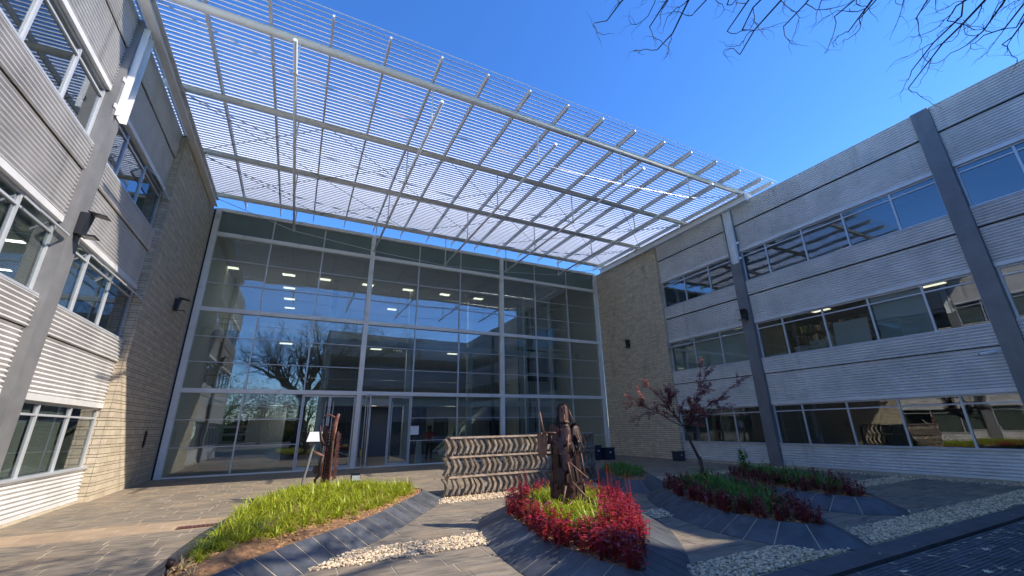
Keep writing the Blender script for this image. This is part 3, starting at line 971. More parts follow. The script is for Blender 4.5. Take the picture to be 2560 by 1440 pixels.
def skin_figure(name, verts, edges, radii, m, parent, sub=2):
    me = bpy.data.meshes.new(name); me.from_pydata(verts, edges, [])
    o = bpy.data.objects.new(name, me); COL.objects.link(o)
    md = o.modifiers.new('skin', 'SKIN')
    for i, rr in enumerate(radii):
        me.skin_vertices[0].data[i].radius = (rr, rr) if not isinstance(rr, tuple) else rr
    me.skin_vertices[0].data[0].use_root = True
    o.modifiers.new('sub', 'SUBSURF').levels = sub
    bpy.context.view_layer.update()
    m2 = bpy.data.meshes.new_from_object(o.evaluated_get(bpy.context.evaluated_depsgraph_get()))
    bpy.data.objects.remove(o)
    m2.materials.clear(); m2.materials.append(m)
    for p in m2.polygons: p.use_smooth = True
    return link(name, m2, parent)
ps = thing('person', 'person in a red top and dark trousers standing inside by the doors', 'person', (6.0, 1.0, 0.01))
V_ = [(0, 0, 0.86), (0, 0.0, 1.08), (0, 0.02, 1.28), (0, 0.01, 1.40), (0, 0, 1.47), (0, -0.01, 1.58),
      (0.09, 0, 0.80), (0.10, 0.0, 0.45), (0.10, 0.03, 0.09), (0.11, -0.10, 0.04),
      (-0.09, 0, 0.80), (-0.11, -0.02, 0.45), (-0.11, 0.02, 0.09), (-0.13, -0.11, 0.04),
      (0.17, 0.01, 1.32), (0.23, 0.02, 1.06), (0.21, -0.10, 0.86), (0.20, -0.14, 0.79),
      (-0.17, 0.01, 1.32), (-0.24, 0.03, 1.06), (-0.21, -0.12, 0.92), (-0.17, -0.20, 0.89)]
E_ = [(0, 1), (1, 2), (2, 3), (3, 4), (4, 5), (0, 6), (6, 7), (7, 8), (8, 9), (0, 10), (10, 11), (11, 12), (12, 13),
      (2, 14), (14, 15), (15, 16), (16, 17), (2, 18), (18, 19), (19, 20), (20, 21)]
R_ = [0.12, 0.11, 0.13, 0.06, 0.055, 0.095, 0.09, 0.062, 0.042, 0.035, 0.09, 0.062, 0.042, 0.035, 0.06, 0.043, 0.032, 0.03, 0.06, 0.043, 0.032, 0.03]
skin_figure('body', V_, E_, R_, M_skin, ps)
skin_figure('top', [V_[0], V_[1], V_[2], (0, 0.01, 1.36), V_[14], V_[15], V_[18], V_[19]], [(0, 1), (1, 2), (2, 3), (2, 4), (4, 5), (2, 6), (6, 7)],
            [0.135, 0.125, 0.145, 0.08, 0.075, 0.06, 0.075, 0.06], M_shirt, ps)
skin_figure('trousers', [V_[0], V_[6], V_[7], V_[8], V_[10], V_[11], V_[12]], [(0, 1), (1, 2), (2, 3), (0, 4), (4, 5), (5, 6)],
            [0.13, 0.10, 0.075, 0.06, 0.10, 0.075, 0.06], M_trous, ps)
skin_figure('hair', [(0, 0.02, 1.56), (0, 0.02, 1.62), (0, 0.045, 1.53)], [(0, 1), (0, 2)], [0.10, 0.085, 0.07], M_black, ps, 1)
fc = MB(); fc.tube([(0, -0.105, 1.575), (0, -0.122, 1.555)], [0.008, 0.014], 6)
for s_ in (-1, 1): fc.tube([(s_*0.032, -0.095, 1.592), (s_*0.032, -0.104, 1.592)], 0.012, 6)
fc.tube([(-0.03, -0.097, 1.525), (0.03, -0.097, 1.525)], 0.008, 6)
o = link('face', fc.mesh('face', M_black), ps)
def blade_leaf(mb, base, dirv, L, wd, bend=0.5, seg=4, upk=0.0):
    base = Vector(base); d = Vector(dirv).normalized()
    side = d.cross(Vector((0, 0, 1)))
    side = side.normalized() if side.length > 1e-3 else Vector((1, 0, 0))
    k = len(mb.v); p = base.copy()
    for i in range(seg+1):
        f_ = i/seg
        ww = wd*(0.55+0.9*f_ if f_ < 0.35 else (1-f_)**0.7*1.05+0.03)/2
        mb.v.append(tuple(p-side*ww)); mb.v.append(tuple(p+side*ww))
        d2 = Vector((d.x, d.y, d.z-bend*2.0*f_)).normalized()
        p = p+d2*(L/seg)
    for i in range(seg):
        mb.f.append((k+2*i, k+2*i+1, k+2*i+3, k+2*i+2)); mb.sm.append(True)
pp = thing('potted_plant', 'broad leaved pot plant inside the hall behind the metal wall sculpture', 'plant', (8.0, 3.0, 0))
MB().tube([(8, 3, 0.012), (8, 3, 0.45)], [0.16, 0.22], 12).build('pot', M_indark, pp)
lf = MB()
for k in range(14):
    t_ = k*2.4; blade_leaf(lf, (8, 3, 0.45), (math.cos(t_)*0.5, math.sin(t_)*0.5, 1.2), 1.0+0.3*(k % 3), 0.16, 0.5)
lf.build('foliage', M_green, pp)

# ================================================================== louvre canopy
can = thing('louvre_canopy', 'white steel louvre canopy spanning high between the two office buildings', 'canopy', (6, -5.6, 10.9))
TY = [-10.4, -7.3, -4.1, -0.92]
for y in TY:
    MB().tube([(-4.75, y, 10.97), (16.62, y, 10.97)], 0.105, 14).build('tube_beam', M_steel, can)
xs = [-0.385+1.378*i for i in range(-3, 13)]+[16.85]
for x in xs:
    m = MB()                                           # rafter with rounded nose
    prof = [(-11.28, 11.10), (-11.33, 11.14), (-11.33, 11.22), (-11.29, 11.26), (0.18, 11.26), (0.18, 11.12), (0.10, 11.08), (-11.2, 11.08)]
    m.extr([(x-0.025, y, z) for y, z in prof], (0.05, 0, 0))
    m.build('rafter', M_steel, can)
tilt = math.radians(49.5)
ns = 76
y0s, y1s = -11.32, -0.12
slat_me = MB().box(-4.85, 17.2, -0.094, 0.094, -0.010, 0.010)
sm_ = slat_me.mesh('slat', M_slat)
for i in range(ns):
    y = y0s+(y1s-y0s)*i/(ns-1)
    o = link('slat', sm_, can, Vector((0, y, 11.335))-wloc(can))
    o.rotation_euler = (tilt, 0, 0)
for x in (-4.10, 16.02):
    m = MB()                                           # side beam: channel section
    m.box(x-0.10, x+0.10, -10.62, -0.7, 10.50, 10.53); m.box(x-0.10, x+0.10, -10.62, -0.7, 10.80, 10.83)
    m.box(x-0.012, x+0.012, -10.62, -0.7, 10.532, 10.798)
    m.box(x-0.10, x+0.10, -10.62, -10.60, 10.532, 10.798)
    m.build('side_beam', M_white, can)
    for y in TY[:3]:
        MB().box(x-0.09, x+0.09, y-0.12, y+0.12, 10.832, 10.90).build('saddle', M_white, can)
    sg_ = 1 if x < 0 else -1
    xc = XL+0.157 if x < 0 else XR-0.157
    m = MB()
    m.box(xc+sg_*0.004, xc+sg_*0.02, -9.70, -9.40, 8.02, 10.49)
    m.box(xc+sg_*0.021, xc+sg_*0.13, -9.70, -9.685, 8.02, 10.49); m.box(xc+sg_*0.021, xc+sg_*0.13, -9.415, -9.40, 8.02, 10.49)
    m.build('bracket_post', M_white, can)
    for z in (8.15, 8.85):
        MB().box(xc-sg_*0.01, xc+sg_*0.016, -9.80, -9.702, z, z+0.10).build('bracket_lug', M_white, can)
MX = [-1.07, 2.39, 5.87, 9.33, 12.75]
MZ = [9.95, 9.60, 9.43, 9.62, 9.95]
for x, z in zip(MX, MZ):
    mo = MB().tube([(x, -11.42, z), (x, -0.80, z)], 0.045, 10).build('boom', M_white, can)
    for y in TY:
        MB().tube([(x, y, z), (x, y, 10.87)], 0.022, 8).build('strut', M_white, mo)
        MB().tube([(x, y, z-0.06), (x, y, z+0.06)], 0.055, 8).build('node', M_white, mo)
for y in TY:
    pts = [(-4.3, y, 10.85)]+[(x, y, z-0.05) for x, z in zip(MX, MZ)]+[(16.1, y, 10.85)]
    MB().tube(pts, 0.012, 6).build('tie_cable', M_cable, can)
for i in range(5):
    for (ya, yb) in ((TY[1], TY[2]), (TY[2], TY[3])):
        xa, xb = -4.3+i*4.1, -4.3+(i+1)*4.1
        MB().tube([(xa, ya, 10.92), (xb, yb, 10.92)], 0.009, 5).build('bracing_rod', M_dark, can)
        MB().tube([(xa, yb, 10.90), (xb, ya, 10.90)], 0.009, 5).build('bracing_rod', M_dark, can)
for x in xs:
    MB().tube([(x, 0.12, 11.09), (x, 0.12, 10.96)], 0.012, 5).build('hook', M_dark, can)

# ================================================================== lights, camera, boxes
def floodlight(label, p, out, hgt=0.42):
    """p: on the wall; out: horizontal unit vector away from the wall"""
    p = Vector(p); out = Vector(out); sd = Vector((-out.y, out.x, 0)); zz = Vector((0, 0, 1))
    t = thing('floodlight', label, 'floodlight', p, 'floodlights on the walls and columns')
    m = MB(); m.extr([p+sd*-0.11+out*0.01+zz*0.0, p+sd*-0.11+out*0.10+zz*0.0, p+sd*-0.11+out*0.16+zz*hgt, p+sd*-0.11+out*0.01+zz*hgt], sd*0.22)
    m.build('housing', M_black, t)
    m = MB(); m.obox(p+out*0.26+zz*(hgt+0.005), out*0.15+zz*-0.03, sd*0.12, zz*0.01); m.build('visor', M_black, t)
    m = MB(); m.obox(p+out*0.21+zz*-0.01, out*0.12, sd*0.12, zz*0.012+out*0.0); hb = m.build('lamp_head', M_black, t)
    m = MB(); m.obox(p+out*0.21+zz*-0.025, out*0.09, sd*0.09, zz*0.003); m.build('lens', M_inwall, hb)
floodlight('black floodlight on the grey column of the sunlit left building', (XL+0.155, -9.56, 5.25), (1, 0, 0), 0.46)
floodlight('black floodlight on the sand block wall at left', (-4.205, -2.4, 5.55), (1, 0, 0))
floodlight('black floodlight on the dark column of the shaded right building', (XR-0.155, -9.46, 5.55), (-1, 0, 0))
floodlight('black floodlight on the stained block wall at right', (16.12, -2.45, 5.6), (-1, 0, 0))
wp = thing('wall_plaque', 'narrow dark red plaque on the left block wall', 'plaque', (-4.20, -2.0, 1.3))
MB().box(-4.206, -4.17, -2.07, -1.93, 1.12, 1.62).build('plate', M_rust, wp)
for z in (1.14, 1.585): MB().box(-4.172, -4.160, -2.02, -1.98, z, z+0.02).build('screw', M_cable, wp)

cc = thing('security_camera', 'small white security camera on the right office column', 'camera', (XR-0.2, -15.95, 3.17))
MB().bar((XR-0.10, -16.10, 3.22), (XR-0.30, -15.95, 3.19), 0.03, 0.03).build('bracket', M_white, cc)
MB().tube([(XR-0.28, -16.02, 3.18), (XR-0.36, -15.72, 3.14)], 0.045, 10).build('housing', M_white, cc)
MB().tube([(XR-0.361, -15.715, 3.14), (XR-0.366, -15.695, 3.137)], 0.036, 10).build('lens', M_black, cc)

for (x, y, sx, sy, sz, lab) in ((12.95, -2.95, 0.34, 0.34, 0.62, 'tall black box planter by the glass near the shaded wall'),
                                (13.45, -3.15, 0.52, 0.40, 0.50, 'wide black box beside the tall black box planter'),
                                (15.35, -5.65, 0.42, 0.34, 0.36, 'low black box at the foot of the stained block wall')):
    t = thing('black_box', lab, 'box', (x, y, 0))
    MB().prism([(x-sx/2, y-sy/2), (x+sx/2, y-sy/2), (x+sx/2, y+sy/2), (x-sx/2, y+sy/2)], 0.004, sz).build('body', M_navy, t)
    MB().prism([(x-sx/2-.02, y-sy/2-.02), (x+sx/2+.02, y-sy/2-.02), (x+sx/2+.02, y+sy/2+.02), (x-sx/2-.02, y+sy/2+.02)], sz+.001, sz+0.035).build('rim', M_black, t)
    MB().box(x-0.05, x+0.05, y-sy/2-0.012, y-sy/2-0.001, sz*0.62, sz*0.72).build('handle', M_inwall, t)

dc = thing('drain_cover', 'rusty drain cover set into the tan paving strip', 'drain cover', (-1.25, -10.17, 0))
MB().box(-1.55, -0.98, -10.30, -10.06, -0.004, 0.006).build('frame', M_rust, dc)
for k in range(9): MB().box(-1.53+0.061*k, -1.49+0.061*k, -10.29, -10.07, 0.0065, 0.011).build('bar', M_rustr, dc)

# ------------------------------------------------------------------ things in the right windows
def bookstack(x, y, n, lab, m=M_book):
    t = thing('book_stack', lab, 'books', (x, y, 3.97), 'book stacks on the window sill')
    MB().box(x-0.16, x+0.16, y-0.17, y+0.17, 3.945, 3.972).build('shelf_board', M_inwallw, t)
    z = 3.974
    for k in range(n):
        h = RNG.uniform(0.03, 0.06); dx = RNG.uniform(-0.02, 0.02); dy = RNG.uniform(-0.02, 0.02); s_ = RNG.uniform(0.11, 0.14)
        MB().box(x-0.12+dx, x+0.12+dx, y-s_+dy, y+s_+dy, z, z+h-0.003).build('book', m, t); z += h
X0 = XR+0.42
for k, (yb, n) in enumerate(((-9.95, 3), (-10.3, 4), (-10.95, 6), (-11.22, 5), (-11.5, 9), (-11.76, 8), (-12.02, 10))):
    bookstack(X0, yb, n, ['low pile of books nearest the dark column in the middle floor window', 'second pile of books from the dark column in the window',
              'first pile of books in the second pane of the window', 'short pile between taller book piles in the second pane',
              'tall pile of books in the middle of the second pane', 'tall book pile second from the white board',
              'tallest book pile beside the white board in the window'][k])
wb = thing('white_board', 'white board leaning inside the middle floor window beside the book piles', 'board', (XR+0.35, -12.8, 3.96))
MB().obox((XR+0.40, -12.72, 4.42), (0.012, 0, 0), (0, 0.52, 0), (0.06, 0, 0.42)).build('board', M_paper, wb)
MB().box(XR+0.3, XR+0.45, -13.2, -12.2, 3.95, 3.985).build('ledge', M_inwall, wb)
sh = MB()
for z in (4.2, 4.6, 5.0): sh.box(XR+2.2, XR+2.5, -13.3, -9.8, z, z+0.03)
for y in (-13.3, -12.1, -11.0, -9.85): sh.box(XR+2.2, XR+2.5, y, y+0.03, 3.3, 5.4)
sf = thing('shelf_unit', 'dark shelf unit behind the book piles in the middle floor office', 'shelf', (XR+2.35, -11.5, 3.26))
sh.build('frame', M_indark, sf)
for z in (4.232, 4.632, 5.032):
    y = -13.2
    while y < -10.0:
        ww = RNG.uniform(0.04, 0.12); hh = RNG.uniform(0.18, 0.30)
        if RNG.random() < 0.7: MB().box(XR+2.22, XR+2.45, y, y+ww*0.95, z, z+hh).build('file_box', RNG.choice([M_book, M_blue, M_green, M_rustl]), sf)
        y += ww+0.02

# ================================================================== SCULPTURES
# 1. wall of bent track shoes
ws = thing('metal_wall_sculpture', 'low wall sculpture of three rows of bent metal plates between rusty channels', 'sculpture', (5.5, -9.7, 0))
path = []
for s_ in np.linspace(0, 1, 23): path.append(Vector((3.42+3.45*s_, -9.62+0.10*math.sin(s_*3), 0)))
for s_ in np.linspace(0.1, 1, 10): path.append(Vector((6.87+1.35*math.sin(s_*PI/2), -9.60+0.95*(1-math.cos(s_*PI/2)), 0)))
def shoe_mesh():
    m = MB()
    H = 0.395
    for (ya, yb) in ((-0.085, 0.085),):
        outer = [(-0.06, H), (0.012, H*0.72), (0.055, H*0.50), (0.022, H*0.25), (-0.045, 0.0)]
        inner = [(-0.108, H-0.005), (-0.050, H*0.75), (-0.010, H*0.50), (-0.036, H*0.28), (-0.094, 0.01)]
        m.extr([(x, ya, z) for x, z in outer+inner[::-1]], (0, yb-ya, 0))
    for (x, z) in ((-0.06, H*0.93), (-0.05, H*0.06)):
        m.box(x-0.035, x+0.012, -0.10, 0.10, z-0.02, z+0.02)
    m.tube([(-0.02, -0.125, H*0.14), (-0.02, 0.125, H*0.14)], 0.018, 6)
    return m
shm = [shoe_mesh().mesh('track_shoe', M_bronze)]
for rowi, zb in enumerate((0.03, 0.47, 0.91)):
    for i, p in enumerate(path):
        d = (path[min(i+1, len(path)-1)]-path[max(0, i-1)]).normalized()
        o = link('track_shoe', shm[0], ws, Vector((p.x, p.y-0.02, zb))-wloc(ws))
        o.rotation_euler = (RNG.uniform(-0.03, 0.03), RNG.uniform(-0.10, 0.10), math.atan2(d.y, d.x)+RNG.uniform(-0.10, 0.10)-0.10)
        s_ = RNG.uniform(0.94, 1.04); o.scale = (s_*RNG.uniform(0.9, 1.15), 1, s_)
    # channel under the next row
    for i in range(0, len(path)-1, 4):
        j = min(i+4, len(path)-1)
        p, q = path[i], path[j]
        zc = zb+0.405
        d = (q-p).normalized(); nr = Vector((-d.y, d.x, 0))
        cpl = MB(); c = (p+q)/2+Vector((0, 0, zc)); L = (q-p).length/2
        cpl.obox(c, d*(L-0.004), nr*0.135, (0, 0, 0.020))
        cpl.build('channel', M_plate, ws)
for i in range(0, len(path), 8):
    MB().box(path[i].x-0.03, path[i].x+0.03, path[i].y+0.02, path[i].y+0.10, 0.0, 1.30).build('post', M_plate, ws)

# 2. shovel figure
fx, fy, fz = 4.15, -13.62, soil_z('B', 4.15, -13.62)-0.02
fig = thing('shovel_figure_sculpture', 'dark rusty cloaked figure sculpture made of welded shovel blades', 'sculpture', (fx, fy, fz))
FL = Vector((fx, fy, fz))
def shovel(parent, c, nrm, upv, wd, ht, m, name='shovel_blade', flip=False):
    """dished shovel blade: flat shoulder at the top, round point below; centre c, facing nrm"""
    c = Vector(c); n = Vector(nrm).normalized(); u = Vector(upv); u = (u-n*u.dot(n)).normalized(); s_ = u.cross(n)
    rowsn, colsn = 9, 6
    vs = []; fs = []
    for i in range(rowsn):
        f_ = i/(rowsn-1)
        hw = wd/2*(1.0 if f_ < 0.5 else (max(0.0, 1-((f_-0.5)/0.5)**2.6))**0.5+0.10*(f_-0.5)*2)
        if f_ < 0.1: hw *= 0.86
        for j in range(colsn):
            g = -1+2*j/(colsn-1)
            z = (0.5-f_)*ht*(-1 if flip else 1)
            vs.append(c+s_*hw*g+u*z+n*(wd*0.20*(1-g*g)*(1.0-0.55*f_*f_)))
    for i in range(rowsn-1):
        for j in range(colsn-1):
            A = i*colsn+j; fs.append((A, A+1, A+colsn+1, A+colsn))
    k = len(vs)
    vs2 = vs+[v-n*0.012 for v in vs]
    fs2 = fs+[tuple(reversed([q+k for q in f])) for f in fs]
    bd = [j for j in range(colsn)]+[i*colsn+colsn-1 for i in range(1, rowsn)]+[(rowsn-1)*colsn+j for j in range(colsn-2, -1, -1)]+[i*colsn for i in range(rowsn-2, 0, -1)]
    for i in range(len(bd)): fs2.append((bd[i], bd[(i+1) % len(bd)], bd[(i+1) % len(bd)]+k, bd[i]+k))
    mb = MB(); mb.add(vs2, fs2, True)
    # socket rib
    mb.tube([c+u*(0.5*ht if not flip else -0.5*ht)+n*(wd*0.2), c+u*(0.12*ht if not flip else -0.12*ht)+n*(wd*0.235)], [0.022, 0.008], 6)
    return mb.build(name, m, parent)
toC = (CAM-FL); toC.z = 0; toC.normalize()
sdv = Vector((-toC.y, toC.x, 0))          # to the right as seen from the figure's front... image left is -sdv
core = MB()
core.tube([FL+Vector((0, 0, 0.02)), FL+Vector((0, 0, 0.5)), FL+Vector((0, 0, 1.0)), FL+Vector((0, 0, 1.3)), FL+Vector((0, 0, 1.42)), FL+Vector((0, 0, 1.58))],
          [0.21, 0.21, 0.19, 0.16, 0.10, 0.07], 12)
core.build('inner_frame', M_rust, fig)
def ringp(ang, rx, ry): return toC*(math.cos(ang)*ry)+sdv*(math.sin(ang)*rx)
M_rustm = mat('mid_rust', (0.085, 0.040, 0.033), 0.5, 0.35, var=0.2, nscale=9, namt=0.4, bump=0.2)
tiers = [(0.20, 0.31, 0.27, 6, 0.30, 0.46), (0.50, 0.28, 0.24, 6, 0.28, 0.42), (0.79, 0.25, 0.21, 5, 0.28, 0.40), (1.04, 0.25, 0.19, 5, 0.28, 0.34), (1.25, 0.31, 0.17, 6, 0.25, 0.32)]
for ti, (z, rx, ry, n, wd, ht) in enumerate(tiers):
    for k in range(n):
        ang = 2*PI*(k+(0.5 if ti % 2 else 0.12))/n+RNG.uniform(-0.06, 0.06)
        nn = ringp(ang, 1/rx, 1/ry)
        c = FL+ringp(ang, rx-0.03, ry-0.03)+Vector((0, 0, z+RNG.uniform(-0.03, 0.03)))
        shovel(fig, c, nn.normalized()+Vector((0, 0, (0.02, 0.02, 0.02, 0.05, 0.12)[ti])), (RNG.uniform(-0.07, 0.07), RNG.uniform(-0.07, 0.07), 1), wd*RNG.uniform(0.9, 1.08), ht*RNG.uniform(0.92, 1.08), RNG.choice((M_rust, M_rust, M_rustm)), flip=(ti in (1, 3, 4) or (ti == 2 and k % 2 == 0)))
# head: one upright blade with a hood of two behind it
hz = 1.62
shovel(fig, FL+Vector((0, 0, hz))+toC*0.07+sdv*0.02, toC+Vector((0, 0, 0.10)), (0.03, 0, 1), 0.20, 0.33, M_rustl, 'face_blade', flip=True)
shovel(fig, FL+Vector((0, 0, hz))+sdv*-0.07, toC*0.5-sdv+Vector((0, 0, 0.08)), (0.03, 0, 1), 0.22, 0.35, M_rust, 'hood_blade', flip=True)
shovel(fig, FL+Vector((0, 0, hz))+sdv*0.07, toC*0.3+sdv+Vector((0, 0, 0.08)), (-0.03, 0, 1), 0.22, 0.35, M_rust, 'hood_blade', flip=True)
shovel(fig, FL+Vector((0, 0, hz+0.01))-toC*0.06, -toC+Vector((0, 0, 0.08)), (0, 0, 1), 0.20, 0.35, M_rust, 'hood_blade', flip=True)
# raised spade at image left, with handle
im = -sdv if (sdv.dot(rt) > 0) else sdv    # image left
ir = -im
shovel(fig, FL+im*0.44+toC*0.10+Vector((0, 0, 1.06)), toC+im*0.3, (im.x*-0.05, 0, 1), 0.20, 0.44, M_rustl, 'raised_blade')
def rod(p, q, r_=0.014, m=M_rustl, name='handle'):
    return MB().tube([p, q], r_, 8).build(name, m, fig)
rod(FL+im*0.40+toC*0.10+Vector((0, 0, 1.28)), FL+im*0.47+toC*0.06+Vector((0, 0, 1.66)), 0.019)
rod(FL+im*0.40+toC*0.14+Vector((0, 0, 1.28)), FL+im*0.16+toC*0.24+Vector((0, 0, 1.27)), 0.013)
rod(FL+ir*0.04+toC*0.34+Vector((0, 0, 0.92)), FL+ir*0.08+toC*0.30+Vector((0, 0, 1.24)), 0.018)
rod(FL+ir*0.06+toC*0.40+Vector((0, 0, 0.78)), FL+ir*0.40+toC*0.30+Vector((0, 0, 0.50)), 0.014)
rod(FL+ir*0.04+toC*0.42+Vector((0, 0, 0.78)), FL+ir*0.10+toC*0.42+Vector((0, 0, 0.46)), 0.013)
rod(FL+ir*0.10+toC*0.42+Vector((0, 0, 0.46)), FL+ir*0.42+toC*0.42+Vector((0, 0, 0.14)), 0.019)
rod(FL+im*0.02+toC*0.42+Vector((0, 0, 0.40)), FL+im*0.12+toC*0.48+Vector((0, 0, 0.04)), 0.019)
rod(FL+ir*0.08+toC*0.44+Vector((0, 0, 0.16)), FL+im*0.06+toC*0.50+Vector((0, 0, 0.02)), 0.015)
rod(FL+ir*0.30+toC*0.20+Vector((0, 0, 0.92)), FL+ir*0.34+toC*0.22+Vector((0, 0, 0.56)), 0.013)
rod(FL+ir*0.24+toC*0.16+Vector((0, 0, 1.26)), FL+ir*0.36+toC*0.14+Vector((0, 0, 0.98)), 0.014)
rod(FL+ir*0.10+toC*0.02+Vector((0, 0, 1.72)), FL+ir*0.20+toC*0.02+Vector((0, 0, 1.46)), 0.011)
shovel(fig, FL+im*0.26+toC*0.46+Vector((0, 0, 0.10)), Vector((0, 0, 1))+toC*0.6, im, 0.22, 0.34, M_rustr, 'foot_blade', flip=True)
shovel(fig, FL+ir*0.55+toC*0.44+Vector((0, 0, 0.11)), Vector((0, 0, 1))+toC*0.5, im, 0.22, 0.40, M_rustr, 'foot_blade')
fig.scale = (0.86, 0.86, 0.90)

# 3. saw sculpture
bx, by = 0.80, -8.75
bz = soil_z('A', bx, by)-0.05
saw = thing('saw_sculpture', 'rusty upright sculpture of a toothed saw blade and machine parts in the lime grass', 'sculpture', (bx, by, bz))
SL = Vector((bx, by, bz))
rr_ = Vector((0.89, -0.45, 0)); bb_ = Vector((0.45, 0.89, 0))      # image right, away
m = MB()
for s_ in (-1, 1):
    m.extr([SL+rr_*(s_*0.10)+Vector((0, 0, -0.05)), SL+rr_*(s_*0.085)+Vector((0, 0, -0.05)), SL+rr_*(s_*0.060)+Vector((0, 0, 1.35)), SL+rr_*(s_*0.075)+Vector((0, 0, 1.35))], bb_*0.10)
m.extr([SL+rr_*-0.085+bb_*0.1+Vector((0, 0, -0.05)), SL+rr_*0.085+bb_*0.1+Vector((0, 0, -0.05)), SL+rr_*0.06+bb_*0.1+Vector((0, 0, 1.0)), SL+rr_*-0.06+bb_*0.1+Vector((0, 0, 1.0))], bb_*0.012)
m.build('post', M_rustr, saw)
for k in range(15):
    z = 0.42+0.064*k
    MB().bar(SL+rr_*-0.065+bb_*0.02+Vector((0, 0, z)), SL+rr_*0.065+bb_*0.02+Vector((0, 0, z)), 0.03, 0.022).build('chain_link', M_rust, saw)
teeth = [(0.14, 0.25), (0.165, 0.25)]
for k in range(15):
    z = 0.27+0.066*k
    teeth += [(0.19, z), (0.245, z+0.033), (0.19, z+0.066)]
teeth += [(0.17, 1.30), (0.14, 1.30)]
MB().extr([SL+rr_*(x+0.04)+bb_*-0.02+Vector((0, 0, z)) for x, z in teeth], bb_*0.012).build('saw_blade', M_rustr, saw)
MB().tube([SL+rr_*0.10+Vector((0, 0, 0.30)), SL+rr_*0.105+Vector((0, 0, 0.9)), SL+rr_*0.15+Vector((0, 0, 1.60))], 0.014, 8).build('long_rod', M_rustl, saw)
MB().tube([SL+rr_*0.08+Vector((0, 0, 1.10)), SL+rr_*0.09+Vector((0, 0, 1.45)), SL+rr_*0.14+Vector((0, 0, 1.62)), SL+rr_*0.17+Vector((0, 0, 1.70))], [0.03, 0.05, 0.04, 0.025], 8).build('arm', M_rustr, saw)
MB().tube([SL+rr_*0.14+Vector((0, 0, 1.60)), SL+rr_*0.03+Vector((0, 0, 1.64)), SL+rr_*-0.05+Vector((0, 0, 1.68)), SL+rr_*-0.16+Vector((0, 0, 1.66)), SL+rr_*-0.20+Vector((0, 0, 1.60))], [0.02, 0.022, 0.022, 0.02, 0.015], 8).build('hook_arm', M_rustr, saw)
MB().tube([SL+rr_*-0.08+Vector((0, 0, 0.75)), SL+rr_*-0.20+Vector((0, 0, 0.80)), SL+rr_*-0.34+Vector((0, 0, 0.87))], [0.035, 0.04, 0.035], 8).build('pipe', M_rustl, saw)
MB().tube([SL+rr_*-0.10+Vector((0, 0, 1.0)), SL+rr_*-0.18+Vector((0, 0, 1.12)), SL+rr_*-0.24+Vector((0, 0, 1.34)), SL+rr_*-0.25+Vector((0, 0, 1.45))], [0.045, 0.04, 0.025, 0.02], 8).build('lever', M_rust, saw)
MB().tube([SL+rr_*-0.10+Vector((0, 0, 0.78)), SL+rr_*-0.14+Vector((0, 0, 0.55)), SL+rr_*-0.12+Vector((0, 0, 0.38)), SL+rr_*-0.22+Vector((0, 0, 0.26)), SL+rr_*-0.21+Vector((0, 0, 0.12)), SL+rr_*-0.15+Vector((0, 0, 0.07))], [0.04, 0.05, 0.04, 0.03, 0.022, 0.018], 8).build('spanner', M_rust, saw)
MB().tube([SL+rr_*-0.20+bb_*0.03+Vector((0, 0, 0.48)), SL+rr_*-0.20+bb_*-0.04+Vector((0, 0, 0.48))], 0.09, 12).build('cog', M_rust, saw)
MB().extr([SL+rr_*-0.13+Vector((0, 0, 1.0)), SL+rr_*-0.07+Vector((0, 0, 1.0)), SL+rr_*-0.07+Vector((0, 0, 1.42)), SL+rr_*-0.17+Vector((0, 0, 1.46)), SL+rr_*-0.18+Vector((0, 0, 1.2))], bb_*0.05).build('bracket', M_rust, saw)

# sign stand behind the saw, and the small plaque in the grass
st = thing('sign_stand', 'white information board on a leaning dark post behind the saw sculpture', 'sign', (0.42, -8.05, 0.1))
c = Vector((0.52, -8.22, 1.40))
nn = Vector((-0.35, -0.78, 0.55)).normalized()
u_ = Vector((0.9, -0.4, 0)); u_ = (u_-nn*u_.dot(nn)).normalized(); v_ = nn.cross(u_)
MB().obox(c, u_*0.17, v_*0.13, nn*0.008).build('board', M_paper, st)
MB().obox(c-nn*0.02, u_*0.175, v_*0.135, nn*0.010).build('backing', M_black, st)
MB().bar((0.33, -8.02, 0.1), tuple(c-nn*0.035), 0.06, 0.03).build('post', M_col, st)
pq = thing('ground_plaque', 'small black plaque with a white label standing in the lime grass', 'plaque', (1.5, -8.5, 0.2))
MB().extr([(1.40, -8.52, 0.22), (1.40, -8.38, 0.22), (1.40, -8.42, 0.56), (1.40, -8.46, 0.56)], (0.20, -0.09, 0)).build('body', M_black, pq)
MB().obox((1.503, -8.545, 0.45), (0.082, -0.037, 0), (0, 0, 0.055), (-0.002, -0.004, 0.0005)).build('label', M_paper, pq)
for (x, y, lab) in ((-0.50, -10.15, 'short brown garden light on the left rim of the lime grass planter'), (-0.92, -14.15, 'dark garden light at the near left rim of the lime grass planter')):
    gl = thing('garden_light', lab, 'garden light', (x, y, 0.2))
    MB().tube([(x, y, 0.15), (x, y, 0.30)], 0.018, 8).build('spike', M_rust, gl)
    MB().tube([(x, y, 0.30), (x+0.02, y-0.01, 0.36)], [0.032, 0.036], 8).build('head', M_rust, gl)

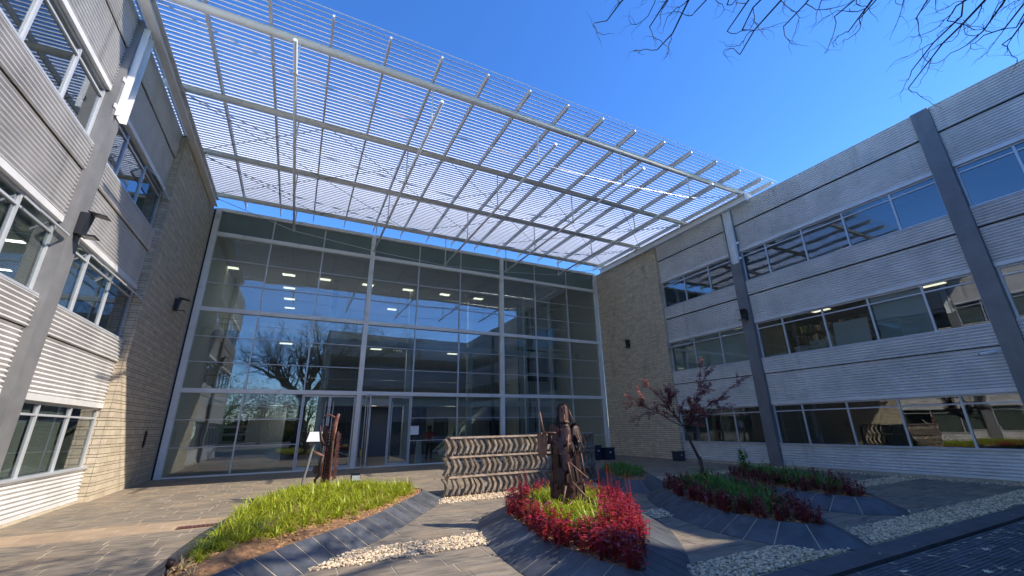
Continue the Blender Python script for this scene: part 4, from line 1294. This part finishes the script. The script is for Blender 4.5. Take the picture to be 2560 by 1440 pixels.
# ================================================================== PLANTS
def lily_mesh(n, L, m, seed):
    rg = random.Random(seed); mb = MB()
    for k in range(n):
        t_ = rg.uniform(0, 2*PI); tl = rg.uniform(0.15, 1.0)
        blade_leaf(mb, (rg.uniform(-0.04, 0.04), rg.uniform(-0.04, 0.04), 0), (math.cos(t_)*tl, math.sin(t_)*tl, 0.85), L*rg.uniform(0.6, 1.15), 0.017*rg.uniform(0.8, 1.4), rg.uniform(0.35, 1.15), 5)
    return mb.mesh('lily_clump', m)
LIME = [lily_mesh(60, 0.34, M_lime, s_) for s_ in range(4)]
LIME_SHADED = [lily_mesh(46, 0.40, M_green, 10+s_) for s_ in range(3)]  # same plant as the lime clumps, shade put into a darker leaf colour

def scatter(poly, n, mind, inset, rg, test=None):
    pts = []
    x0, x1 = min(p[0] for p in poly), max(p[0] for p in poly); y0, y1 = min(p[1] for p in poly), max(p[1] for p in poly)
    tries = 0
    while len(pts) < n and tries < n*60:
        tries += 1
        x = rg.uniform(x0, x1); y = rg.uniform(y0, y1)
        if not inside(poly, x, y) or edge_dist(poly, x, y) < inset: continue
        if test and not test(x, y): continue
        if any((x-a_)**2+(y-b_)**2 < mind*mind for a_, b_ in pts): continue
        pts.append((x, y))
    return pts

def ZONE(key, x, y):
    P_ = MOUNDS[key]
    ys = [p[1] for p in P_]; f_ = (y-min(ys))/(max(ys)-min(ys))
    cxm = sum(p[0] for p in P_)/len(P_)
    a_ = ', at the near tip' if f_ < 0.2 else (', in the near part' if f_ < 0.42 else (', in the middle' if f_ < 0.62 else (', in the far part' if f_ < 0.82 else ', along the far edge')))
    if edge_dist(P_, x, y) < 0.32 and 0.2 <= f_ < 0.82:
        return a_+(' on the left rim' if x < cxm-(0.35 if key == 'A' else 0) else ' on the right rim')
    return a_

def clumps(key, pts, meshes, name, label, cat, group, smin=0.85, smax=1.15, rg=RNG):
    for (x, y) in pts:
        o = link(name, rg.choice(meshes), None, (x, y, soil_z(key, x, y)-0.02))
        o.rotation_euler = (rg.uniform(-0.1, 0.1), rg.uniform(-0.1, 0.1), rg.uniform(0, 6.28))
        s_ = rg.uniform(smin, smax); o.scale = (s_, s_, s_*rg.uniform(0.9, 1.1))
        zn = ZONE(key, x, y)
        tag(o, label+zn, cat, group+zn)

rgp = random.Random(21)
# A: lime lilies, bare mulch along the right edge and the near tip
def testA(x, y):
    # signed distance to the lower right rim line
    d = (x*0.7071-y*0.7071)-9.70
    return d < -0.42 and y > -13.9 and (x-bx)**2+(y-by)**2 > 0.02
ptsA = scatter(MOUNDS['A'], 185, 0.18, 0.14, rgp, testA)
clumps('A', ptsA, LIME, 'lily_clump', 'lime grass clump round the saw sculpture', 'plant', 'lime lily clumps in the saw sculpture planter', 0.65, 1.12, rgp)

M_straw = mat('dry_straw', (0.34, 0.25, 0.12), 0.8, var=0.3)
STRAW = [lily_mesh(26, 0.24, M_straw, 60+k) for k in range(2)]
pst = scatter(MOUNDS['A'], 16, 0.3, 0.06, rgp, lambda x, y: y < -9.5)
clumps('A', pst, STRAW, 'dry_grass_tuft', 'small dry straw tuft by the saw sculpture', 'plant', 'dry straw tufts in the saw sculpture planter', 0.7, 1.1, rgp)

def red_mesh(nst, H, m, seed, leaf=0.05, spike=False):
    rg = random.Random(seed); mb = MB()
    for k in range(nst):
        bx_, by_ = rg.uniform(-0.09, 0.09), rg.uniform(-0.09, 0.09)
        if spike: bx_ *= 0.2; by_ *= 0.2
        h = H*rg.uniform(0.6, 1.1); lx, ly = rg.uniform(-0.15, 0.15), rg.uniform(-0.15, 0.15)
        if spike: lx *= 0.3; ly *= 0.3
        mb.tube([(bx_, by_, 0), (bx_+lx*h, by_+ly*h, h)], [0.006, 0.003], 4, False)
        nl = int(h/0.020)
        for i in range(nl):
            f_ = (i+0.5)/nl
            if f_ < 0.12: continue
            t_ = rg.uniform(0, 6.28)
            tp = 1.0 if not spike else (1.15-0.75*f_)
            L = leaf*rg.uniform(0.75, 1.35)*tp
            blade_leaf(mb, (bx_+lx*h*f_, by_+ly*h*f_, h*f_), (math.cos(t_), math.sin(t_), rg.uniform(-0.1, 0.6)), L, L*0.62, 0.35, 2)
    return mb.mesh('red_leaf_plant', m)
REDS = [red_mesh(8, 0.29, M_red, 30+k, 0.075) for k in range(4)]
SPIKES = [red_mesh(2, 0.62, M_red, 40+k, 0.055, True) for k in range(3)]
MAROON = [red_mesh(7, 0.26, M_maroon, 50+k, 0.075) for k in range(4)]

PB = MOUNDS['B']
def bandB(x, y):
    d = edge_dist(PB, x, y)
    near = y < -15.5
    right = (x-y) > 18.35
    return (d < 0.30 or near or (right and d < 0.48)) and (x-fx)**2+(y-fy)**2 > 0.16
ptsB = scatter(PB, 130, 0.155, 0.02, rgp, bandB)
clumps('B', ptsB, REDS+REDS+[red_mesh(5, 0.22, M_maroon, 71, 0.07), red_mesh(4, 0.34, M_red, 72, 0.06)], 'red_leaf_plant', 'crimson plant round the shovel figure', 'plant', 'crimson border plants round the shovel figure', 0.8, 1.15, rgp)
spk = [(4.95, -13.55), (5.1, -13.25), (5.25, -13.3), (5.05, -13.85), (5.15, -14.0), (4.9, -14.2), (5.3, -12.95), (5.35, -13.5), (4.75, -12.25), (4.95, -12.45),
       (4.1, -12.3), (4.0, -12.42), (4.15, -12.5), (3.6, -12.75), (3.7, -12.85), (3.5, -12.95), (3.85, -12.5), (5.0, -13.7), (4.6, -14.5), (5.2, -13.6)]
for (x, y) in spk:
    o = link('red_spike_plant', rgp.choice(SPIKES), None, (x, y, soil_z('B', x, y)-0.02)); o.rotation_euler = (0, 0, rgp.uniform(0, 6))
    s_ = rgp.uniform(0.85, 1.2); o.scale = (s_, s_, s_)
    tag(o, 'tall upright crimson spike rising above the border near the shovel figure', 'plant', 'tall crimson spikes round the shovel figure')
ptsB2 = scatter(PB, 90, 0.15, 0.30, rgp, lambda x, y: (x-fx)**2+(y-fy)**2 > 0.30 and not bandB(x, y))
clumps('B', ptsB2, LIME, 'lily_clump', 'lime grass clump below the shovel figure', 'plant', 'lime lily clumps by the shovel figure', 0.85, 1.2, rgp)
rocks = [(3.42, -15.85, 0.07), (3.30, -15.95, 0.055), (4.28, -13.98, 0.09), (4.42, -13.9, 0.07), (4.05, -14.02, 0.07)]
for i, (x, y, s_) in enumerate(rocks):
    V = ICV*np.random.RandomState(i).uniform(0.75, 1.2, (12, 1))*np.array([1.2, 0.9, 0.7])*s_
    o = npmesh('rock', V+np.array([x, y, soil_z('B', x, y)+s_*0.3]), ICF, mat('ochre_rock_%d' % i, (0.46, 0.27, 0.12), 0.9, nscale=12, namt=0.3, bump=0.4) if i == 0 else MATS['ochre_rock_0'])
    tag(o, 'ochre rock at the foot of the shovel figure' if i > 1 else 'ochre rock at the near tip of the crimson planter', 'rock', 'rocks at the figure' if i > 1 else 'rocks at the planter tip')

tree_xy = (8.62, -12.55)
for key, nred, ngr, lab, gl in (('C', 80, 46, 'small tree planter', 'round the small tree'), ('D', 52, 40, 'office wall planter', 'by the right office wall')):
    P_ = MOUNDS[key]
    ptr = scatter(P_, nred, 0.19, 0.03, rgp, lambda x, y: edge_dist(P_, x, y) < 0.40)
    clumps(key, ptr, MAROON, 'maroon_leaf_plant', 'dark maroon plant in the '+lab, 'plant', 'maroon plants '+gl, 0.75, 1.15, rgp)
    pg = scatter(P_, ngr, 0.21, 0.32, rgp)
    clumps(key, pg, LIME_SHADED, 'lily_clump', 'green grass clump in the '+lab, 'plant', 'green lily clumps '+gl, 0.85, 1.1, rgp)
pe = scatter(MOUNDS['E'], 46, 0.19, 0.12, rgp, lambda x, y: y > -10.7)
clumps('E', pe, LIME_SHADED, 'lily_clump', 'green grass clump behind the shovel figure', 'plant', 'green lily clumps behind the shovel figure', 0.65, 0.9, rgp)
# leafy shrub by the column foot
shb = MB()
for k in range(140):
    t_ = rgp.uniform(0, 6.28); z = rgp.uniform(0.1, 0.85); rr2 = 0.20*(1-0.5*z)
    blade_leaf(shb, (11.35+math.cos(t_)*rr2*rgp.random(), -11.65+math.sin(t_)*rr2*rgp.random(), 0.2+z*0.7), (math.cos(t_), math.sin(t_), rgp.uniform(0.2, 1.2)), 0.14, 0.045, 0.4, 3)
ss = thing('leafy_shrub', 'upright green shrub in front of the dark column foot', 'shrub', (11.35, -11.65, 0.2))
shb.build('foliage', M_green, ss)
MB().tube([(11.35, -11.65, 0.15), (11.36, -11.65, 0.6), (11.33, -11.63, 0.95)], [0.012, 0.009, 0.005], 6).build('stem', M_bark, ss)

# ------------------------------------------------------------------ small tree
def grow(mb, p, d, L, r0, lev, rg, ends, maxlev, wig=0.25, droop=0.0, kids=3, segs=5, n0=6, shrink=0.62):
    pts = [Vector(p)]; d = Vector(d).normalized(); rad = [r0]
    r1 = r0*0.55 if lev < maxlev else r0*0.3
    for i in range(segs):
        d = (d+Vector((rg.uniform(-wig, wig), rg.uniform(-wig, wig), rg.uniform(-wig, wig)-droop))).normalized()
        pts.append(pts[-1]+d*(L/segs)); rad.append(r0+(r1-r0)*(i+1)/segs)
    mb.tube(pts, rad, max(3, n0-lev), False)
    ends.append((pts, lev))
    if lev >= maxlev: return
    for k in range(kids+(1 if lev == 0 else 0)):
        i = rg.randint(max(1, segs//3), segs)
        dd = (pts[i]-pts[i-1]).normalized()
        ax = dd.orthogonal().normalized(); ax.rotate(Matrix.Rotation(rg.uniform(0, 2*PI), 3, dd))
        nd = (dd*math.cos(0.75)+ax*math.sin(rg.uniform(0.5, 1.0)))
        grow(mb, pts[i], nd, L*shrink*rg.uniform(0.75, 1.2), rad[i]*0.62, lev+1, rg, ends, maxlev, wig, droop, kids, segs, n0, shrink)
    grow(mb, pts[-1], d, L*shrink*rg.uniform(0.8, 1.1), r1, lev+1, rg, ends, maxlev, wig, droop, kids, segs, n0, shrink)

rgt = random.Random(5)
tx, ty = tree_xy
tr = thing('small_tree', 'small leaning tree with sparse reddish leaves in front of the block wall', 'tree', (tx, ty, 0.25))
TZ = soil_z('C', tx, ty)-0.03
mb = MB()
L0 = Vector((tx, ty, TZ))
Rr = Vector((rt.x, rt.y, 0)).normalized()
mb.tube([L0, L0+Vector((0, 0, 0.35))+Rr*-0.01, L0+Vector((0, 0, 0.66))+Rr*-0.03], [0.055, 0.05, 0.046], 9)
fork = L0+Vector((0, 0, 1.42))+Rr*-0.30
mb.tube([L0+Vector((0, 0, 0.55))+Rr*-0.02, L0+Vector((0, 0, 0.85))+Rr*-0.13, L0+Vector((0, 0, 1.15))+Rr*-0.24, fork], [0.04, 0.034, 0.032, 0.030], 8)
mb.build('trunk', M_bark, tr)
mb = MB(); ends = []
dirs = [(Rr*-1.0+Vector((0, 0.1, 0.42)), 1.05), (Rr*-0.62+Vector((0.1, 0.2, 0.85)), 1.0), (Rr*0.50+Vector((0, 0, 1.0)), 1.15), (Rr*1.0+Vector((0.1, -0.1, 0.75)), 1.25), (Rr*0.15+Vector((-0.2, -0.4, 0.5)), 0.6), (Rr*0.75+Vector((0.2, 0.5, 0.45)), 0.8), (Rr*-0.1+Vector((0, 0.3, 0.6)), 0.7)]
for d_, L in dirs: grow(mb, fork, d_, L, 0.014, 0, rgt, ends, 2, 0.14, 0.0, 3, 5, 5, 0.5)
mb.build('branches', M_bark, tr)
lf = MB()
for pts, lev in ends:
    for i in range(1, len(pts)):
        cnt = 2 if lev == 0 else (9 if lev == 1 else 9)
        for k in range(cnt):
            f_ = rgt.random(); p = pts[i-1]+(pts[i]-pts[i-1])*f_
            t_ = rgt.uniform(0, 6.28)
            L = rgt.uniform(0.045, 0.085)
            blade_leaf(lf, p+Vector((rgt.uniform(-.03, .03), rgt.uniform(-.03, .03), rgt.uniform(-.03, .03))), (math.cos(t_), math.sin(t_), rgt.uniform(-0.6, 0.8)), L, L*0.6, 0.3, 2)
lf.build('crown', M_purple, tr)
tr.scale = (0.92, 0.92, 0.88)

# ------------------------------------------------------------------ big bare tree behind the camera, limbs reaching over the court
rgb_ = random.Random(11)
bt = thing('bare_tree', 'large leafless tree whose twigs hang into the top right of the sky', 'tree', (0.4, -26.0, 0))
mb = MB()
TB = Vector((0.4, -26.0, -0.1))
mb.tube([TB, TB+Vector((0, 0, 0.6)), TB+Vector((0.1, 0.05, 2.2)), TB+Vector((0.2, 0.1, 4.2))], [0.55, 0.42, 0.36, 0.33], 12)
mb.build('trunk', M_barkd, bt)
top = TB+Vector((0.2, 0.1, 4.1))
mb = MB(); ends = []
def limb(p, q, r0, r1, sag=0.0, n=7, wig=0.15, rg=rgb_):
    p = Vector(p); q = Vector(q); pts = []
    for i in range(n+1):
        f_ = i/n; v = p+(q-p)*f_+Vector((0, 0, sag*4*f_*(1-f_)))
        if 0 < i < n: v += Vector((rg.uniform(-wig, wig), rg.uniform(-wig, wig), rg.uniform(-wig, wig)))
        pts.append(v)
    rad = [r0+(r1-r0)*i/n for i in range(n+1)]
    mb.tube(pts, rad, 7, False)
    return pts, rad
# upper crown (seen in the glass and in the shadows)
for k in range(11):
    t_ = 2*PI*k/11+rgb_.uniform(-0.2, 0.2); e_ = rgb_.uniform(0.55, 1.25)
    q = top+Vector((math.cos(t_)*math.cos(e_), math.sin(t_)*math.cos(e_), math.sin(e_)))*rgb_.uniform(3.2, 4.6)
    pts, rad = limb(top, q, 0.20, 0.11, 0.3)
    for (i, s_) in ((4, 0.8), (6, 1.0), (7, 1.1)):
        for _ in range(2):
            d_ = (pts[i]-top).normalized()+Vector((rgb_.uniform(-.7, .7), rgb_.uniform(-.7, .7), rgb_.uniform(-.2, .7)))
            grow(mb, pts[i], d_, 2.6*s_, rad[min(i, 7)]*0.62, 1, rgb_, ends, 4, 0.28, 0.0, 3, 5, 6, 0.62)
# limbs over the court: (gate point, [tips])
HANG = [((4.0, -19.2, 9.2), [(4.05, -16.9, 7.65), (3.55, -16.35, 7.5), (4.3, -16.5, 7.6)]),
        ((5.2, -19.4, 9.3), [(4.75, -17.0, 7.6), (4.65, -16.3, 7.5), (5.5, -17.0, 7.6)]),
        ((5.9, -19.5, 9.3), [(5.1, -17.3, 7.6), (5.65, -17.15, 7.55), (6.0, -16.85, 7.5)]),
        ((7.0, -20.0, 9.3), [(6.15, -17.5, 7.5), (6.7, -17.95, 7.5)]),
        ((8.2, -20.3, 9.2), [(7.1, -18.1, 7.5), (7.2, -17.9, 7.5), (7.9, -18.5, 7.5)]),
        ((9.4, -20.6, 9.1), [(8.4, -18.7, 7.5), (9.05, -18.0, 7.45), (9.6, -17.75, 7.5), (9.3, -18.65, 7.5)]),
        ((10.4, -20.9, 9.0), [(9.3, -18.85, 7.5), (9.5, -19.15, 7.45), (10.0, -18.9, 7.6)])]
mid1 = TB+Vector((2.2, 2.4, 7.6)); mid2 = TB+Vector((4.5, 2.2, 7.8)); mid3 = TB+Vector((6.6, 3.2, 8.6))
limb(top, mid1, 0.21, 0.15, 0.2); limb(top, mid2, 0.22, 0.16, 0.5); limb(mid2, mid3, 0.155, 0.12, 0.2)
for gi, (gate, tips) in enumerate(HANG):
    src = mid1 if gi < 2 else (mid2 if gi < 4 else mid3)
    pts, rad = limb(src, gate, 0.11, 0.055, 0.3, 7, 0.12)
    for i in (3, 5):
        for _ in range(3):
            grow(mb, pts[i], Vector((rgb_.uniform(-1, 1), rgb_.uniform(-1, 1), rgb_.uniform(0.0, 0.9))), 1.9, 0.035, 2, rgb_, ends, 4, 0.3, 0.0, 3, 5, 6, 0.6)
    for tp in tips:
        p2, r2 = limb(gate, tp, 0.031, 0.008, -0.05, 8, 0.16)
        for i in range(2, 9):
            for _ in range(1):
                dd = (p2[i]-p2[i-1]).normalized()
                nd = dd*0.6+Vector((rgb_.uniform(-1, 1), rgb_.uniform(-1, 1), rgb_.uniform(-.7, .5)))
                grow(mb, p2[i], nd, rgb_.uniform(0.35, 0.65), max(0.008, r2[i]*0.5), 3, rgb_, ends, 4, 0.55, 0.03, 3, 6, 6, 0.5)
mb.build('crown', M_barkd, bt)

# ------------------------------------------------------------------ wing and trees behind the camera (they cast the near shade and stand in the glass)
wing = thing('office_wing', 'office wing closing the court behind the viewer', 'building', (12, -26, 0))
WX0, WX1, WY = 2.1, 26.0, -23.66
for (z0, z1) in ((0.0, 0.8), (2.2, 3.95), (5.4, 7.15), (8.55, 10.65)):
    MB().box(WX0, WX1, WY-0.2, WY, z0, z1).build('cladding_band', M_clad, wing)
for (z0, z1) in LEV:
    MB().box(WX0, WX1, WY-0.16, WY-0.15, z0+0.03, z1+0.02).build('window_strip', M_wglass, wing)
    for x in np.arange(WX0+1.0, WX1, 1.39): MB().box(x-0.03, x+0.03, WY-0.14, WY-0.06, z0+0.03, z1+0.02).build('mullion', M_frame, wing)
for x in np.arange(WX0+0.2, WX0+3.2, 0.22): MB().box(x, x+0.07, WY+0.01, WY+0.16, 0.0, 8.4).build('vertical_louvre', M_col, wing)
MB().box(WX0-0.1, WX1, WY-9, WY+0.02, 10.655, 10.70).build('roof', M_roof, wing)
MB().box(WX0, WX0+0.2, WY-9, WY-0.21, 0, 10.64).build('side_wall', M_brick, wing)
MB().box(WX0+0.21, WX1, WY-9, WY-8.8, 0, 10.64).build('back_wall', M_inwall, wing)
for z in (3.1, 6.3): MB().box(WX0+0.21, WX1, WY-8.79, WY-0.21, z-0.1, z+0.1).build('floor_slab', M_inwall, wing)
def bush_tree(x, y, h, rad, lab, m, seed):
    rg = random.Random(seed)
    t = thing('garden_tree', lab, 'tree', (x, y, 0))
    mbt = MB(); en = []
    mbt.tube([(x, y, -0.1), (x+0.1, y, h*0.3)], [0.25, 0.16], 8)
    for k in range(6):
        grow(mbt, (x+0.1, y, h*0.28), (rg.uniform(-.8, .8), rg.uniform(-.8, .8), 1), h*0.35, 0.10, 1, rg, en, 3, 0.2, 0, 3, 4, 6, 0.7)
    mbt.build('trunk', M_bark, t)
    l2 = MB()
    for _ in range(5200):
        v = Vector((rg.gauss(0, 1), rg.gauss(0, 1), rg.gauss(0, 1))); v.normalize(); v *= rg.random()**0.4
        p = Vector((x+v.x*rad, y+v.y*rad, h*0.52+v.z*h*0.50))
        blade_leaf(l2, p, (rg.uniform(-1, 1), rg.uniform(-1, 1), rg.uniform(-.6, 1)), 0.24, 0.15, 0.3, 2)
    l2.build('crown', m, t)
bush_tree(-9.0, -34.0, 7.0, 3.6, 'olive green garden tree beyond the road', M_green, 3)
bush_tree(-3.5, -40.0, 6.5, 4.0, 'yellowing garden tree beyond the road', M_chip, 4)
bush_tree(-15.0, -38.0, 8.0, 4.2, 'taller green garden tree beyond the road', M_green, 6)
bush_tree(1.5, -47.0, 9.0, 5.5, 'broad green garden tree far beyond the road', M_green, 8)
bush_tree(-8.5, -48.0, 9.5, 6.0, 'rounded green garden tree far beyond the road', M_green, 9)
bush_tree(-20.0, -50.0, 10.0, 6.5, 'tallest green garden tree far beyond the road', M_green, 10)
bush_tree(-27.0, -42.0, 9.0, 5.5, 'outermost green garden tree beyond the road', M_green, 12)

hg = thing('added_hedge', 'long clipped green hedgerow added unseen to darken the horizon in the glass', 'added_hedge', (-22, -54, 0))  # unseen, added to cover the bright horizon mirrored in the hall glass
MB().box(-46, 2.0, -54.8, -53.4, -0.1, 3.0).build('inner_growth', M_barkd, hg)
hb = MB(); rgh = random.Random(90)
for _ in range(9000):
    blade_leaf(hb, (rgh.uniform(-46, 2.1), -53.4+rgh.uniform(-0.15, 0.15), rgh.uniform(0, 3.2)), (rgh.uniform(-1, 1), rgh.uniform(0, 1), rgh.uniform(-.6, 1)), 0.28, 0.17, 0.3, 2)
hb.build('foliage', M_green, hg)

# ------------------------------------------------------------------ fallen leaves on the road
def leaf_mesh(seed):
    rg = random.Random(seed); n = 14; ring = []
    for i in range(n):
        t_ = 2*PI*i/n; rr3 = (0.055 if i % 2 == 0 else 0.024)*rg.uniform(0.8, 1.15)
        ring.append((math.cos(t_)*rr3, math.sin(t_)*rr3, 0.008*rg.random()+(0.012 if i % 2 == 0 else 0.0)*rg.random()))
    mb_ = MB(); mb_.add([(0, 0, 0.004)]+ring, [(0, 1+i, 1+(i+1) % n) for i in range(n)])
    mb_.tube([(0.02, 0, 0.004), (0.085, 0.01, 0.006)], 0.002, 3, False)
    return mb_.mesh('fallen_leaf', M_leafdry)
LM = [leaf_mesh(k) for k in range(5)]
rgl = random.Random(77)
for k in range(210):
    d = rgl.random()**1.3
    x = rgl.uniform(4.6, 12.5); y = -16.93-d*1.6
    o = link('fallen_leaf', rgl.choice(LM), None, (x, y, -0.012))
    s_ = rgl.uniform(0.5, 1.15); o.scale = (s_, s_*rgl.uniform(0.5, 1), s_); o.rotation_euler = (rgl.uniform(-0.15, 0.15), rgl.uniform(-0.15, 0.15), rgl.uniform(0, 6.28))
    zl = ' close along the kerb' if y > -17.35 else (' a little way out from the kerb' if y > -18.0 else ' far out from the kerb')
    tag(o, 'dry leaf lying on the dark road pavers'+zl, 'leaf', 'fallen leaves on the road'+zl)
